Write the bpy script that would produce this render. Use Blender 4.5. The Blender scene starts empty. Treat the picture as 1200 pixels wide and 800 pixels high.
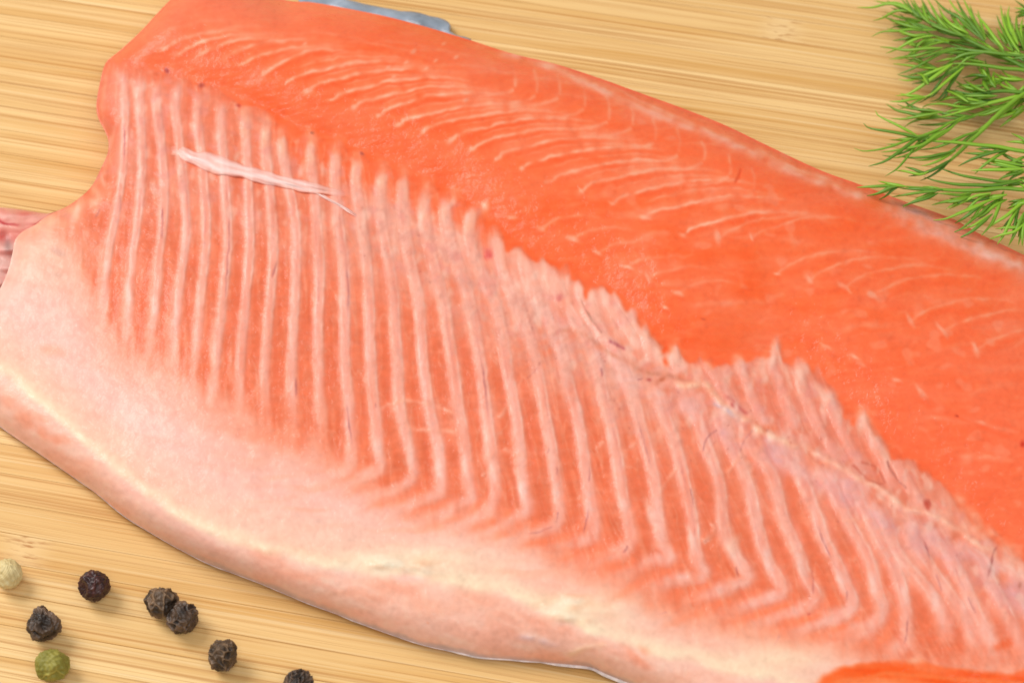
import bpy, math, random
import numpy as np
from mathutils import Vector, Matrix

# ------------------------------------------------------------------ camera, world, lights, exposure
scene = bpy.context.scene
COL = scene.collection
ELEV = math.radians(54)
DIST, LENS = 0.44, 90.0
TARGET = Vector((0, 0, 0.006))
cam_data = bpy.data.cameras.new("camera")
cam = bpy.data.objects.new("camera", cam_data)
COL.objects.link(cam)
cam.location = TARGET + Vector((0, -math.cos(ELEV) * DIST, math.sin(ELEV) * DIST))
cam.rotation_euler = (math.pi / 2 - ELEV, 0, 0)
cam_data.lens = LENS
cam_data.sensor_width = 36
cam_data.clip_start = 0.01
cam_data.clip_end = 20
cam_data.dof.use_dof = True
cam_data.dof.focus_distance = DIST - 0.008
cam_data.dof.aperture_fstop = 30
scene.camera = cam

world = bpy.data.worlds.new("World")
scene.world = world
world.use_nodes = True
world.node_tree.nodes["Background"].inputs[0].default_value = (1.0, 0.98, 0.95, 1)
world.node_tree.nodes["Background"].inputs[1].default_value = 0.40


def area_light(name, loc, aim, size, power, col):
    d = bpy.data.lights.new(name, 'AREA')
    d.shape = 'RECTANGLE'
    d.size, d.size_y = size
    d.energy = power
    d.color = col
    o = bpy.data.objects.new(name, d)
    COL.objects.link(o)
    o.location = loc
    o.rotation_euler = (Vector(aim) - Vector(loc)).to_track_quat('-Z', 'Y').to_euler()
    return o


area_light("softbox_key", (-0.70, 0.42, 0.80), (0, 0, 0), (0.62, 0.62), 10.5, (1.0, 0.97, 0.93))
area_light("softbox_fill", (0.10, -0.42, 0.72), (0, 0, 0), (0.6, 0.4), 2.6, (1.0, 0.98, 0.96))

scene.view_settings.view_transform = 'Standard'
scene.view_settings.look = 'None'
scene.view_settings.exposure = 0.1
scene.view_settings.gamma = 1.0

# ------------------------------------------------------------------ photo pixel -> place on a level plane
CAM_M = Matrix.Rotation(math.pi / 2 - ELEV, 3, 'X')
CAM_R = np.array(CAM_M)
CAM_P = np.array(cam.location)


def at(px, py, z):
    """point at height z seen at photo pixel (px, py); works on arrays"""
    px, py, z = np.broadcast_arrays(np.asarray(px, float), np.asarray(py, float), np.asarray(z, float))
    k = 36.0 / LENS / 1200.0
    d = np.stack([(px - 600) * k, -(py - 400) * k, -np.ones_like(px)], -1) @ CAM_R.T
    t = (z - CAM_P[2]) / d[..., 2]
    return CAM_P + d * t[..., None]


def px_size(px, py, z=0.0):
    """metres covered by one photo pixel (seen face-on) at that place"""
    p = at(px, py, z)
    depth = np.dot(p - CAM_P, CAM_R @ np.array([0, 0, -1.0]))
    return depth * 36.0 / LENS / 1200.0


# ------------------------------------------------------------------ object helpers
def tag(o, label=None, cat=None, group=None, kind=None):
    if label: o["label"] = label
    if cat: o["category"] = cat
    if group: o["group"] = group
    if kind: o["kind"] = kind
    return o


def empty(name, loc=(0, 0, 0)):
    o = bpy.data.objects.new(name, None)
    COL.objects.link(o)
    o.location = loc
    o.empty_display_size = 0.01
    return o


def mesh_np(name, verts, quads, mat, parent=None, col=None, smooth=True):
    """mesh from numpy arrays; faces are quads (n,4) or tris (n,3)"""
    verts = np.asarray(verts, np.float32).reshape(-1, 3)
    quads = np.asarray(quads, np.int32)
    n = quads.shape[1]
    me = bpy.data.meshes.new(name)
    me.vertices.add(len(verts))
    me.vertices.foreach_set("co", verts.ravel())
    me.loops.add(quads.size)
    me.loops.foreach_set("vertex_index", quads.ravel())
    me.polygons.add(len(quads))
    me.polygons.foreach_set("loop_start", np.arange(0, quads.size, n, dtype=np.int32))
    me.polygons.foreach_set("loop_total", np.full(len(quads), n, np.int32))
    me.update(calc_edges=True)
    me.validate()
    if smooth:
        me.polygons.foreach_set("use_smooth", np.ones(len(me.polygons), bool))
    if col is not None:
        a = me.color_attributes.new("tint", 'FLOAT_COLOR', 'POINT')
        c = np.ones((len(verts), 4), np.float32)
        c[:, :3] = np.asarray(col).reshape(-1, 3)
        a.data.foreach_set("color", c.ravel())
    me.materials.append(mat)
    o = bpy.data.objects.new(name, me)
    COL.objects.link(o)
    if parent: 
        o.parent = parent
        o.matrix_parent_inverse = Matrix.Translation(-Vector(parent.location))
    return o


def grid_quads(nu, nv, off=0):
    i = np.arange(nu * nv).reshape(nu, nv) + off
    return np.stack([i[:-1, :-1], i[1:, :-1], i[1:, 1:], i[:-1, 1:]], -1).reshape(-1, 4)


def catmull(pts, n):
    """smooth curve through pts, n samples evenly by length"""
    p = np.asarray(pts, float)
    if len(p) == 2:
        t = np.linspace(0, 1, n)[:, None]
        return p[0] * (1 - t) + p[1] * t
    q = np.vstack([2 * p[0] - p[1], p, 2 * p[-1] - p[-2]])
    out = []
    for i in range(1, len(q) - 2):
        t = np.linspace(0, 1, 16, endpoint=False)[:, None]
        a, b, c, d = q[i - 1], q[i], q[i + 1], q[i + 2]
        out.append(0.5 * (2 * b + (c - a) * t + (2 * a - 5 * b + 4 * c - d) * t ** 2 + (3 * b - a - 3 * c + d) * t ** 3))
    out = np.vstack(out + [p[-1:]])
    s = np.r_[0, np.cumsum(np.linalg.norm(np.diff(out, axis=0), axis=1))]
    u = np.linspace(0, s[-1], n)
    return np.stack([np.interp(u, s, out[:, k]) for k in range(out.shape[1])], -1)


# ------------------------------------------------------------------ materials
def new_mat(name):
    m = bpy.data.materials.new(name)
    m.use_nodes = True
    return m, m.node_tree.nodes, m.node_tree.links, m.node_tree.nodes["Principled BSDF"]


def set_in(node, **kw):
    for k, v in kw.items():
        node.inputs[k.replace('_', ' ')].default_value = v


def flesh_material(name, rough=0.38, spec=0.35, bump=0.25):
    m, N, L, B = new_mat(name)
    at_ = N.new("ShaderNodeAttribute"); at_.attribute_name = "tint"
    tc = N.new("ShaderNodeTexCoord")
    n1 = N.new("ShaderNodeTexNoise"); set_in(n1, Scale=900.0, Detail=4.0, Roughness=0.6)
    n2 = N.new("ShaderNodeTexNoise"); set_in(n2, Scale=260.0, Detail=3.0)
    L.new(tc.outputs["Object"], n1.inputs["Vector"]); L.new(tc.outputs["Object"], n2.inputs["Vector"])
    hs = N.new("ShaderNodeHueSaturation")
    mr = N.new("ShaderNodeMapRange"); set_in(mr, To_Min=0.93, To_Max=1.07)
    L.new(n1.outputs["Fac"], mr.inputs["Value"]); L.new(mr.outputs[0], hs.inputs["Value"])
    L.new(at_.outputs["Color"], hs.inputs["Color"]); L.new(hs.outputs[0], B.inputs["Base Color"])
    ad = N.new("ShaderNodeMath"); ad.operation = 'ADD'
    L.new(n1.outputs["Fac"], ad.inputs[0]); L.new(n2.outputs["Fac"], ad.inputs[1])
    bp = N.new("ShaderNodeBump"); set_in(bp, Strength=bump, Distance=0.0003)
    L.new(ad.outputs[0], bp.inputs["Height"]); L.new(bp.outputs[0], B.inputs["Normal"])
    rr = N.new("ShaderNodeMapRange"); set_in(rr, From_Min=0.3, From_Max=0.7, To_Min=rough - 0.1, To_Max=rough + 0.12)
    L.new(n2.outputs["Fac"], rr.inputs["Value"]); L.new(rr.outputs[0], B.inputs["Roughness"])
    n3 = N.new("ShaderNodeTexNoise"); set_in(n3, Scale=520.0, Detail=3.0, Roughness=0.55)
    L.new(tc.outputs["Object"], n3.inputs["Vector"])
    bc = N.new("ShaderNodeBump"); set_in(bc, Strength=0.8, Distance=0.0006)
    L.new(n3.outputs["Fac"], bc.inputs["Height"]); L.new(bc.outputs[0], B.inputs["Coat Normal"])
    set_in(B, IOR=1.38, Coat_Weight=0.36, Coat_Roughness=0.11, Coat_IOR=1.33)
    B.inputs["Specular IOR Level"].default_value = spec
    return m


def srgb(c):
    c = np.asarray(c, float) / 255.0
    return np.where(c <= 0.04045, c / 12.92, ((c + 0.055) / 1.055) ** 2.4)


ALB = 0.80          # surfaces seen as white in the photograph reflect about this much


def bamboo_material():
    m, N, L, B = new_mat("bamboo")
    tc = N.new("ShaderNodeTexCoord")
    oi = N.new("ShaderNodeObjectInfo")
    # per-strip shift so that no two strips share their grain
    mu = N.new("ShaderNodeMath"); mu.operation = 'MULTIPLY'; mu.inputs[1].default_value = 37.0
    L.new(oi.outputs["Random"], mu.inputs[0])
    cx = N.new("ShaderNodeCombineXYZ"); L.new(mu.outputs[0], cx.inputs[2]); L.new(mu.outputs[0], cx.inputs[0])
    # slow wander of the fibres
    wv = N.new("ShaderNodeTexNoise"); set_in(wv, Scale=1.0, Detail=2.0)
    mpw = N.new("ShaderNodeMapping"); mpw.inputs["Scale"].default_value = (14, 60, 1)
    L.new(tc.outputs["Object"], mpw.inputs["Vector"])
    adw = N.new("ShaderNodeVectorMath"); adw.operation = 'ADD'
    L.new(mpw.outputs[0], adw.inputs[0]); L.new(cx.outputs[0], adw.inputs[1]); L.new(adw.outputs[0], wv.inputs["Vector"])
    sb = N.new("ShaderNodeMath"); sb.operation = 'MULTIPLY_ADD'; sb.inputs[1].default_value = 0.0012; sb.inputs[2].default_value = -0.0006
    L.new(wv.outputs["Fac"], sb.inputs[0])
    cy = N.new("ShaderNodeCombineXYZ"); L.new(sb.outputs[0], cy.inputs[1])
    pos = N.new("ShaderNodeVectorMath"); pos.operation = 'ADD'
    L.new(tc.outputs["Object"], pos.inputs[0]); L.new(cy.outputs[0], pos.inputs[1])

    def streak(sx, sy, detail, rough=0.55):
        mp = N.new("ShaderNodeMapping"); mp.inputs["Scale"].default_value = (sx, sy, 1)
        L.new(pos.outputs[0], mp.inputs["Vector"])
        a = N.new("ShaderNodeVectorMath"); a.operation = 'ADD'
        L.new(mp.outputs[0], a.inputs[0]); L.new(cx.outputs[0], a.inputs[1])
        n = N.new("ShaderNodeTexNoise"); set_in(n, Scale=1.0, Detail=detail, Roughness=rough)
        L.new(a.outputs[0], n.inputs["Vector"])
        return n.outputs["Fac"]

    s1 = streak(5, 330, 3)         # broad bands
    s2 = streak(7, 1300, 5, 0.65)       # fibres
    s3 = streak(22, 3400, 4, 0.65)       # short fine dashes
    s4 = streak(30, 110, 3)        # blotches

    def ramp(sock, lo, hi, a, b):
        r = N.new("ShaderNodeMapRange"); set_in(r, From_Min=lo, From_Max=hi, To_Min=a, To_Max=b)
        r.interpolation_type = 'SMOOTHSTEP'
        L.new(sock, r.inputs["Value"]); return r.outputs[0]

    def mix(fac, a, b):
        x = N.new("ShaderNodeMix"); x.data_type = 'RGBA'
        for s, v in ((x.inputs[6], a), (x.inputs[7], b)):
            if isinstance(v, tuple): s.default_value = v
            else: L.new(v, s)
        if isinstance(fac, float): x.inputs[0].default_value = fac
        else: L.new(fac, x.inputs[0])
        return x.outputs[2]

    def C(r, g, b): return tuple(srgb((r, g, b)) * 0.83) + (1.0,)
    c = mix(ramp(s1, 0.32, 0.68, 0, 1), C(228, 177, 104), C(250, 211, 147))
    c = mix(ramp(s4, 0.35, 0.7, 0, 0.5), c, C(244, 204, 140))
    c = mix(ramp(oi.outputs["Random"], 0, 1, 0.0, 0.34), c, C(218, 164, 90))
    c = mix(ramp(s2, 0.52, 0.64, 0, 0.56), c, C(190, 124, 54))
    c = mix(ramp(s2, 0.48, 0.30, 0, 0.5), c, C(250, 220, 168))
    c = mix(ramp(s3, 0.52, 0.66, 0, 0.42), c, C(184, 124, 60))
    # culm nodes: a short run of broken dark ticks at the place kept on each strip
    nx = N.new("ShaderNodeAttribute"); nx.attribute_type = 'OBJECT'; nx.attribute_name = "node_x"
    sx = N.new("ShaderNodeSeparateXYZ"); L.new(tc.outputs["Object"], sx.inputs[0])
    df = N.new("ShaderNodeMath"); df.operation = 'SUBTRACT'; L.new(sx.outputs[0], df.inputs[0]); L.new(nx.outputs["Fac"], df.inputs[1])
    ab = N.new("ShaderNodeMath"); ab.operation = 'ABSOLUTE'; L.new(df.outputs[0], ab.inputs[0])
    near = ramp(ab.outputs[0], 0.006, 0.0, 0, 1)
    tick = streak(300, 1500, 3)
    fm = N.new("ShaderNodeMath"); fm.operation = 'MULTIPLY'; L.new(near, fm.inputs[0]); L.new(ramp(tick, 0.52, 0.68, 0, 1), fm.inputs[1])
    c = mix(ramp(ab.outputs[0], 0.006, 0.0, 0, 0.45), c, C(250, 216, 160))
    c = mix(fm.outputs[0], c, C(196, 138, 80))
    L.new(c, B.inputs["Base Color"])
    bp = N.new("ShaderNodeBump"); set_in(bp, Strength=0.25, Distance=0.0002)
    L.new(s2, bp.inputs["Height"]); L.new(bp.outputs[0], B.inputs["Normal"])
    set_in(B, Roughness=0.52)
    B.inputs["Specular IOR Level"].default_value = 0.3
    return m


# ------------------------------------------------------------------ the bamboo board
rng = random.Random(5)
GRAIN = math.radians(-11.2)
board = empty("cutting_board", (0, 0, -0.018))
tag(board, "pale bamboo cutting board of glued strips under the fish", "cutting board")
BAM = bamboo_material()
STRIP_W, BL, BT = 0.0056, 0.56, 0.018


def strip_mesh():
    g = 0.00002
    x, y = BL / 2, STRIP_W / 2 - g
    b = 0.00005
    prof = [(-y, -BT), (-y, -b), (-y + b, 0), (y - b, 0), (y, -b), (y, -BT)]
    v = [(sx, p[0], p[1]) for sx in (-x, x) for p in prof]
    n = len(prof)
    f = [(i, (i + 1) % n, n + (i + 1) % n, n + i) for i in range(n)]
    me = bpy.data.meshes.new("bamboo_strip")
    me.from_pydata(v, [], f + [tuple(range(n)), tuple(range(2 * n - 1, n - 1, -1))])
    me.validate()
    me.update()
    me.materials.append(BAM)
    return me


SM = strip_mesh()
cg, sg = math.cos(GRAIN), math.sin(GRAIN)


def board_local(px, py):
    p = at(px, py, 0.0)
    return p[0] * cg + p[1] * sg, -p[0] * sg + p[1] * cg


nodes_seen = [board_local(916, 33), board_local(25, 655)]
nstrip = 76
for i in range(nstrip):
    yl = (i - nstrip / 2 + 0.5) * STRIP_W
    o = bpy.data.objects.new("bamboo_strip", SM)
    COL.objects.link(o)
    o.parent = board
    o.matrix_parent_inverse = Matrix.Translation(-Vector(board.location))
    o.rotation_euler = (0, 0, GRAIN)
    o.location = (-yl * sg, yl * cg, 0)
    nx = rng.choice((-1, 1)) * rng.uniform(0.15, 0.27)
    for (a, b) in nodes_seen:
        if abs(b - yl) < STRIP_W / 2: nx = a
    o["node_x"] = nx

# ------------------------------------------------------------------ the fish fillet: outline traced in photo pixels
BOT = [(-45, 420), (-30, 468), (0, 499), (37, 525), (75, 551), (112, 577), (140, 600), (162, 615), (205, 640), (247, 661),
       (300, 681), (350, 702), (400, 721), (450, 740), (500, 756), (540, 764), (562, 769), (600, 772), (655, 777),
       (692, 781), (710, 789), (740, 801), (790, 823), (860, 850), (1000, 888), (1200, 930), (1450, 960)]
LEFT = [(-45, 420), (-36, 385), (-15, 358), (0, 338), (10, 315), (15, 295), (18, 281), (27, 271), (42, 263), (52, 255), (66, 248),
        (85, 238), (106, 220), (118, 198), (126, 180), (127, 165), (122, 152), (115, 138), (113, 122), (117, 98), (124, 74),
        (140, 60), (165, 37), (190, 10), (215, -15), (235, -35)]
TOP = [(235, -35), (285, -20), (332, 0), (365, 3), (400, 9), (450, 19), (500, 32), (550, 47), (600, 63), (650, 75), (700, 91),
       (750, 109), (800, 127), (850, 147), (900, 171), (960, 199), (1007, 216), (1060, 236), (1115, 256), (1150, 275),
       (1200, 299), (1300, 352), (1450, 440)]
RIGHT = [(1450, 960), (1450, 700), (1450, 440)]
# edge between the orange loin and the pale lining over the ribs
BND = [(60, 72), (124, 74), (150, 76), (175, 80), (205, 88), (235, 100), (262, 112), (285, 122), (315, 134), (335, 148), (350, 158), (365, 154),
       (380, 166), (395, 163), (408, 180), (420, 177), (434, 192), (448, 186), (460, 203), (472, 197), (486, 212), (500, 209), (515, 226), (531, 223), (548, 242), (562, 240),
       (570, 268), (577, 262), (592, 286), (607, 288), (622, 305), (637, 303), (655, 322), (672, 319), (688, 338), (703, 334), (720, 342), (735, 362),
       (757, 388), (770, 404), (780, 414), (791, 402), (803, 421), (818, 425), (830, 419), (848, 427), (866, 416), (885, 424),
       (901, 420), (911, 398), (918, 422), (929, 430), (945, 423), (955, 442), (972, 454), (985, 476), (998, 488), (1013, 480),
       (1022, 503), (1042, 528), (1070, 543), (1104, 567), (1129, 597), (1164, 633), (1200, 656), (1300, 725), (1500, 870)]
# where the ribs fade into the pale belly, and the cream ridge of the belly rim
FADE = [(-60, 250), (60, 255), (95, 300), (120, 362), (150, 392), (200, 422), (230, 446), (280, 470), (330, 494), (370, 512), (410, 538),
        (440, 568), (500, 596), (560, 612), (620, 632), (680, 658), (740, 688), (800, 712), (860, 733), (920, 748), (1000, 757),
        (1060, 770), (1200, 785), (1500, 830)]
RIM = [(-60, 395), (0, 428), (25, 446), (50, 468), (75, 490), (100, 514), (130, 541), (170, 574), (215, 602), (260, 624), (310, 640),
       (360, 652), (420, 662), (480, 668), (540, 676), (600, 690), (650, 715), (700, 735), (760, 755), (830, 772), (900, 790),
       (1000, 815), (1200, 850), (1500, 900)]

OX, OY, RW, RH = -70, -60, 1600, 1060           # drawing sheet, one cell to the photo pixel
XX, YY = np.meshgrid(np.arange(RW) + OX, np.arange(RH) + OY)
XX = XX.astype(np.float32); YY = YY.astype(np.float32)
nprng = np.random.default_rng(11)


def blur(a, r):
    """three box blurs, about a gaussian of sigma r"""
    if np.isscalar(r): r = (r, r)
    for ax, rr in ((0, r[1]), (1, r[0])):
        k = int(round(rr))
        if k < 1: continue
        for _ in range(3):
            pad = [(0, 0), (0, 0)]; pad[ax] = (k + 1, k)
            c = np.cumsum(np.pad(a, pad, mode='edge'), axis=ax, dtype=np.float64)
            n = a.shape[ax]
            if ax == 0: a = (c[2 * k + 1:2 * k + 1 + n] - c[:n]) / (2 * k + 1)
            else: a = (c[:, 2 * k + 1:2 * k + 1 + n] - c[:, :n]) / (2 * k + 1)
    return a.astype(np.float32)


def noise(r, seed=None):
    a = blur(nprng.standard_normal((RH, RW)).astype(np.float32), r)
    return a / a.std()


def shear(a, k):
    rows = (np.arange(RH)[:, None] + (k * np.arange(RW))[None, :]).astype(int) % RH
    return a[rows, np.arange(RW)[None, :]]


def yat(line):
    p = np.array(line, float)
    return np.interp(XX[0], p[:, 0], p[:, 1]).astype(np.float32)[None, :]


def sstep(a, lo, hi):
    t = np.clip((a - lo) / (hi - lo), 0, 1)
    return t * t * (3 - 2 * t)


def near_line(pts, reach, smooth=True):
    """window slices, distance and place along (0..1) for a polyline"""
    p = catmull(pts, max(3, int(np.linalg.norm(np.diff(np.array(pts, float), axis=0), axis=1).sum() / 8) + 2)) if smooth else np.array(pts, float)
    x0, y0 = np.floor(p.min(0) - reach).astype(int); x1, y1 = np.ceil(p.max(0) + reach).astype(int)
    x0, x1 = np.clip([x0 - OX, x1 - OX + 1], 0, RW); y0, y1 = np.clip([y0 - OY, y1 - OY + 1], 0, RH)
    if x1 <= x0 or y1 <= y0: return None
    sl = (slice(y0, y1), slice(x0, x1))
    X, Y = XX[sl], YY[sl]
    seg = np.linalg.norm(np.diff(p, axis=0), axis=1); cum = np.r_[0, np.cumsum(seg)]
    best = np.full(X.shape, 1e9, np.float32); tt = np.zeros_like(best)
    for i in range(len(p) - 1):
        ax, ay = p[i]; dx, dy = p[i + 1] - p[i]
        l2 = dx * dx + dy * dy + 1e-9
        t = np.clip(((X - ax) * dx + (Y - ay) * dy) / l2, 0, 1)
        d = np.hypot(X - ax - t * dx, Y - ay - t * dy)
        m = d < best
        best[m] = d[m]; tt[m] = ((cum[i] + t * seg[i]) / cum[-1])[m]
    return sl, best, tt


yb, yf, yr, yo, yt = yat(BND), yat(FADE), yat(RIM), yat(BOT), yat(TOP)
ybs = blur(np.repeat(yb, 3, 0), (26, 0))[:1]            # the same edge without its teeth
n_lo, n_mid, n_hi = noise(30), noise(9), noise(3)
n_str = noise((1.5, 14))                          # streaks that run down the picture, as the ribs do
n_hor = noise((12, 1.2))                          # fine cross fibres between the ribs
n_dg1 = noise(2)
wob = 2.0 * n_hi + 3.5 * n_mid

# ---- colour sheet (as seen, 0..255) and height sheet (metres)
PIC = np.zeros((RH, RW, 3), np.float32)


def put(c, a, sl=None):
    a = np.clip(a, 0, 1)[..., None]
    c = np.asarray(c, np.float32)
    if sl is None: PIC[:] = PIC * (1 - a) + c * a
    else: PIC[sl] = PIC[sl] * (1 - a) + c * a


belly = blur(((YY + wob * 0.8 + n_str * (1.5 + 3.2 * sstep(XX, 540, 600) * sstep(XX, 1060, 1000))) > yb).astype(np.float32), 1)          # 1 below the loin edge
put((255, 114, 66), np.ones((RH, RW)))
put((255, 102, 50), 0.45 + 0.28 * n_lo + 0.18 * n_mid)
put((255, 134, 98), 0.18 + 0.16 * n_lo + 0.14 * noise((16, 5)))
put((250, 112, 74), 0.55 * sstep(XX, 850, 1050) * sstep(YY, 330, 460))
put((255, 132, 98), 0.75 * sstep(YY + 0.22 * XX, 150, 60) * sstep(XX, 620, 480))
vloin = np.clip((ybs - YY) / np.maximum(ybs - yt, 30), 0, 1)
put((255, 94, 42), 0.42 * sstep(vloin, 0.22, 0.0) * sstep(XX, 220, 300) * (0.7 + 0.3 * n_mid) * (1 - 0.75 * sstep(XX, 780, 900)))

HD = np.zeros((RH, RW), np.float32)               # fine relief


def line(pts, w, col, a, h=0.0, fade=(0.0, 0.0), soft=1.0):
    r = near_line(pts, w * 3 + 4)
    if r is None: return
    sl, d, t = r
    m = np.exp(-(d / w) ** 2 * soft)
    if fade[0]: m = m * sstep(t, 0, fade[0])
    if fade[1]: m = m * sstep(t, 1, 1 - fade[1])
    m = m * (0.85 + 0.25 * n_hi[sl])
    put(col, m * a, sl)
    if h: HD[sl] += m * h


def blob(x, y, rx, ry, ang, col, a, h=0.0):
    R_ = int(max(rx, ry) * 3 + 3)
    y0, y1 = np.clip([int(y) - R_ - OY, int(y) + R_ - OY], 0, RH); x0, x1 = np.clip([int(x) - R_ - OX, int(x) + R_ - OX], 0, RW)
    if x1 <= x0 or y1 <= y0: return
    sl = (slice(y0, y1), slice(x0, x1))
    c, s = math.cos(ang), math.sin(ang)
    u = (XX[sl] - x) * c + (YY[sl] - y) * s; v = -(XX[sl] - x) * s + (YY[sl] - y) * c
    m = np.exp(-((u / rx) ** 2 + (v / ry) ** 2) ** 1.3 * (1 + 0.25 * n_hi[sl]))
    put(col, m * a, sl)
    if h: HD[sl] += m * h


FAT = (255, 176, 146)
FATW = (255, 196, 170)
# arched fat lines of the loin, each from its pale node
arcs = [(187, 58), (207, 63), (232, 66), (263, 68), (281, 77), (310, 85), (338, 96), (361, 107), (390, 117), (415, 126), (443, 135),
        (468, 147), (497, 154), (529, 165), (553, 175), (582, 186), (612, 198), (646, 212), (682, 224), (718, 237), (755, 255), (802, 275)]
for i, (x, y) in enumerate(arcs):
    k = 1.0 if i < 18 else 0.8
    L_ = 185 + 6 * math.sin(i * 1.7) if i > 5 else 120
    drop = 1.2 * math.sin(i * 2.3)
    p = [(x, y), (x + 10 * k, y - 8), (x + 0.2 * L_, y - 15 + 0.5 * drop), (x + 0.42 * L_, y - 24 + drop), (x + 0.68 * L_, y - 26 + drop), (x + L_, y - 18 + drop)]
    if i < 5: p = [(x, y), (x + 14, y - 9), (x + 40, y - 18), (x + 75, y - 22), (x + 110, y - 20)]
    q = np.array(p, float) + 0.6
    line(q - (0, 3.5), 4.5, (255, 134, 92), 0.5, 0, (0.05, 0.5))
    line(q + (0, 5), 3.8, (250, 94, 48), 0.55, 0, (0.1, 0.5))
    line(q, 2.0, (255, 184, 154), 0.78, 0.00002, (0.03, 0.5))
    blob(x, y, 4.6 + 1.5 * math.sin(i * 1.1), 2.8 + math.sin(i * 2.9), -0.5 + 0.4 * math.sin(i * 1.9), FATW, (0.7 if 4 < i < 17 else 0.3), 0.00006)
for i in range(5, 20):                             # a finer line between each two arcs
    x = (arcs[i][0] + arcs[i + 1][0]) / 2; y = (arcs[i][1] + arcs[i + 1][1]) / 2
    line([(x + 12, y - 7), (x + 40, y - 16), (x + 80, y - 23), (x + 130, y - 24), (x + 190, y - 14)], 1.4, (255, 170, 136), 0.45, 0.00001, (0.15, 0.4))
for i, (x, y) in enumerate([(842, 279), (881, 280), (910, 320), (949, 327), (990, 337), (1022, 347), (1067, 376), (1105, 390), (1143, 410), (634, 268), (671, 281), (701, 297), (735, 314), (760, 327), (795, 344)]):
    k = 1.0 if i < 9 else 0.55                     # fainter lines on towards the tail
    line([(x, y), (x + 16, y - 10), (x + 50 * k, y - 22 * k), (x + 100 * k, y - 26 * k), (x + 160 * k, y - 12 * k)], 2.0, (255, 168, 134), 0.5, 0.00003, (0.02, 0.6))
    line([(x + 8, y + 4), (x + 50 * k, y - 14 * k), (x + 110 * k, y - 18 * k)], 4, (246, 96, 52), 0.35, 0, (0.1, 0.5))
for i in range(14):                                # fine lines between arcs and back edge
    x = 330 + 42 * i; y = float(np.interp(x, *np.array(TOP).T)) + 34 + 5 * math.sin(i * 1.9)
    line([(x, y + 10), (x + 40, y + 6), (x + 90, y + 13), (x + 150, y + 30)], 1.7, (255, 160, 126), 0.28, 0.00002, (0.25, 0.5))
for i in range(9):                                 # faint lines above the left arcs
    x = 180 + 34 * i; y = 24 + 7.5 * i
    line([(x, y + 16), (x + 30, y + 6), (x + 70, y), (x + 120, y + 3)], 2.4, (255, 158, 124), 0.42, 0.00002, (0.2, 0.5))
# chevron lines that drop from the fat band near the back edge
for i, (x, y) in enumerate([(600, 74), (625, 80), (652, 88), (682, 99), (710, 111), (738, 123), (765, 136), (793, 149), (822, 164), (852, 178), (880, 194)]):
    d = 30 + 3 * math.sin(i * 2.1)
    line([(x, y), (x + 4, y + 0.5 * d), (x + 3, y + d)], 2.0, (255, 162, 128), 0.5, 0.00002, (0.1, 0.15))
    line([(x + 3, y + d), (x - 12, y + d + 6), (x - 45, y + d + 9), (x - 95, y + d + 8)], 2.4, (255, 164, 130), 0.62, 0.00002, (0.02, 0.6))
    line([(x + 3, y + d + 12), (x - 25, y + d + 15), (x - 80, y + d + 16)], 3.0, (255, 145, 108), 0.4, 0, (0.2, 0.7))
# broken flakes and marks on the right of the loin
for (x, y, a, l) in [(910, 320, 0.3, 6), (949, 327, 1.1, 8), (990, 337, 1.0, 10), (1022, 347, 0.9, 7), (1067, 376, 0.95, 13), (1105, 390, 0.9, 9),
                     (634, 268, 0.4, 7), (671, 281, 0.3, 8), (701, 297, 0.3, 7), (735, 314, 0.4, 7), (760, 327, 0.9, 8), (795, 344, 0.4, 7), (780, 361, 0.5, 5),
                     (600, 256, 0.1, 8), (842, 279, 1.3, 6), (881, 279, 1.4, 5), (800, 276, 0.6, 5), (755, 255, 0.1, 7), (717, 237, 0.6, 6), (682, 224, 0.7, 6),
                     (1143, 410, 0.9, 8), (1010, 427, 0.3, 6), (1050, 444, 0.1, 7), (1080, 460, 0.8, 9), (968, 407, 0.7, 7), (1150, 495, 0.6, 7), (1003, 419, .6, 6)]:
    blob(x, y, l * nprng.uniform(0.7, 1.2), nprng.uniform(1.8, 3.4), a + nprng.uniform(-.3, .3), FATW, nprng.uniform(0.5, 0.85), 0.0001)
    blob(x + 2, y + 5, l, 3, a, (250, 96, 52), 0.4)
for k in range(26):                                # vague smeared fibres on the right
    x = nprng.uniform(640, 1190); y = nprng.uniform(0.25, 0.9) * (np.interp(x, *np.array(BND).T) - np.interp(x, *np.array(TOP).T)) + np.interp(x, *np.array(TOP).T)
    l = nprng.uniform(30, 80); s = nprng.uniform(-0.35, 0.25)
    line([(x - l, y - s * l + 6), (x, y), (x + l, y + s * l * 0.4 + 4)], nprng.uniform(2, 5), (255, 148, 112), nprng.uniform(0.2, 0.45), 0.00008, (0.35, 0.4))
line([(1040, 450), (1100, 480), (1150, 498), (1200, 520), (1260, 545)], 3, (252, 96, 54), 0.5, -0.00005, (0.3, 0.1))
line([(1120, 486), (1165, 500), (1200, 507)], 2.2, (255, 165, 135), 0.35, 0.00003, (0.3, 0.2))
line([(862, 214), (866, 206), (868, 199)], 1.8, (225, 84, 44), 0.8, -0.0002)
blob(1121, 487, 2.2, 1.6, 0.3, (170, 45, 30), 0.8); blob(825, 374, 3.5, 1.4, 0.1, (190, 80, 55), 0.7); blob(1199, 521, 3, 4, 0, (190, 40, 25), 0.8)
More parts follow.
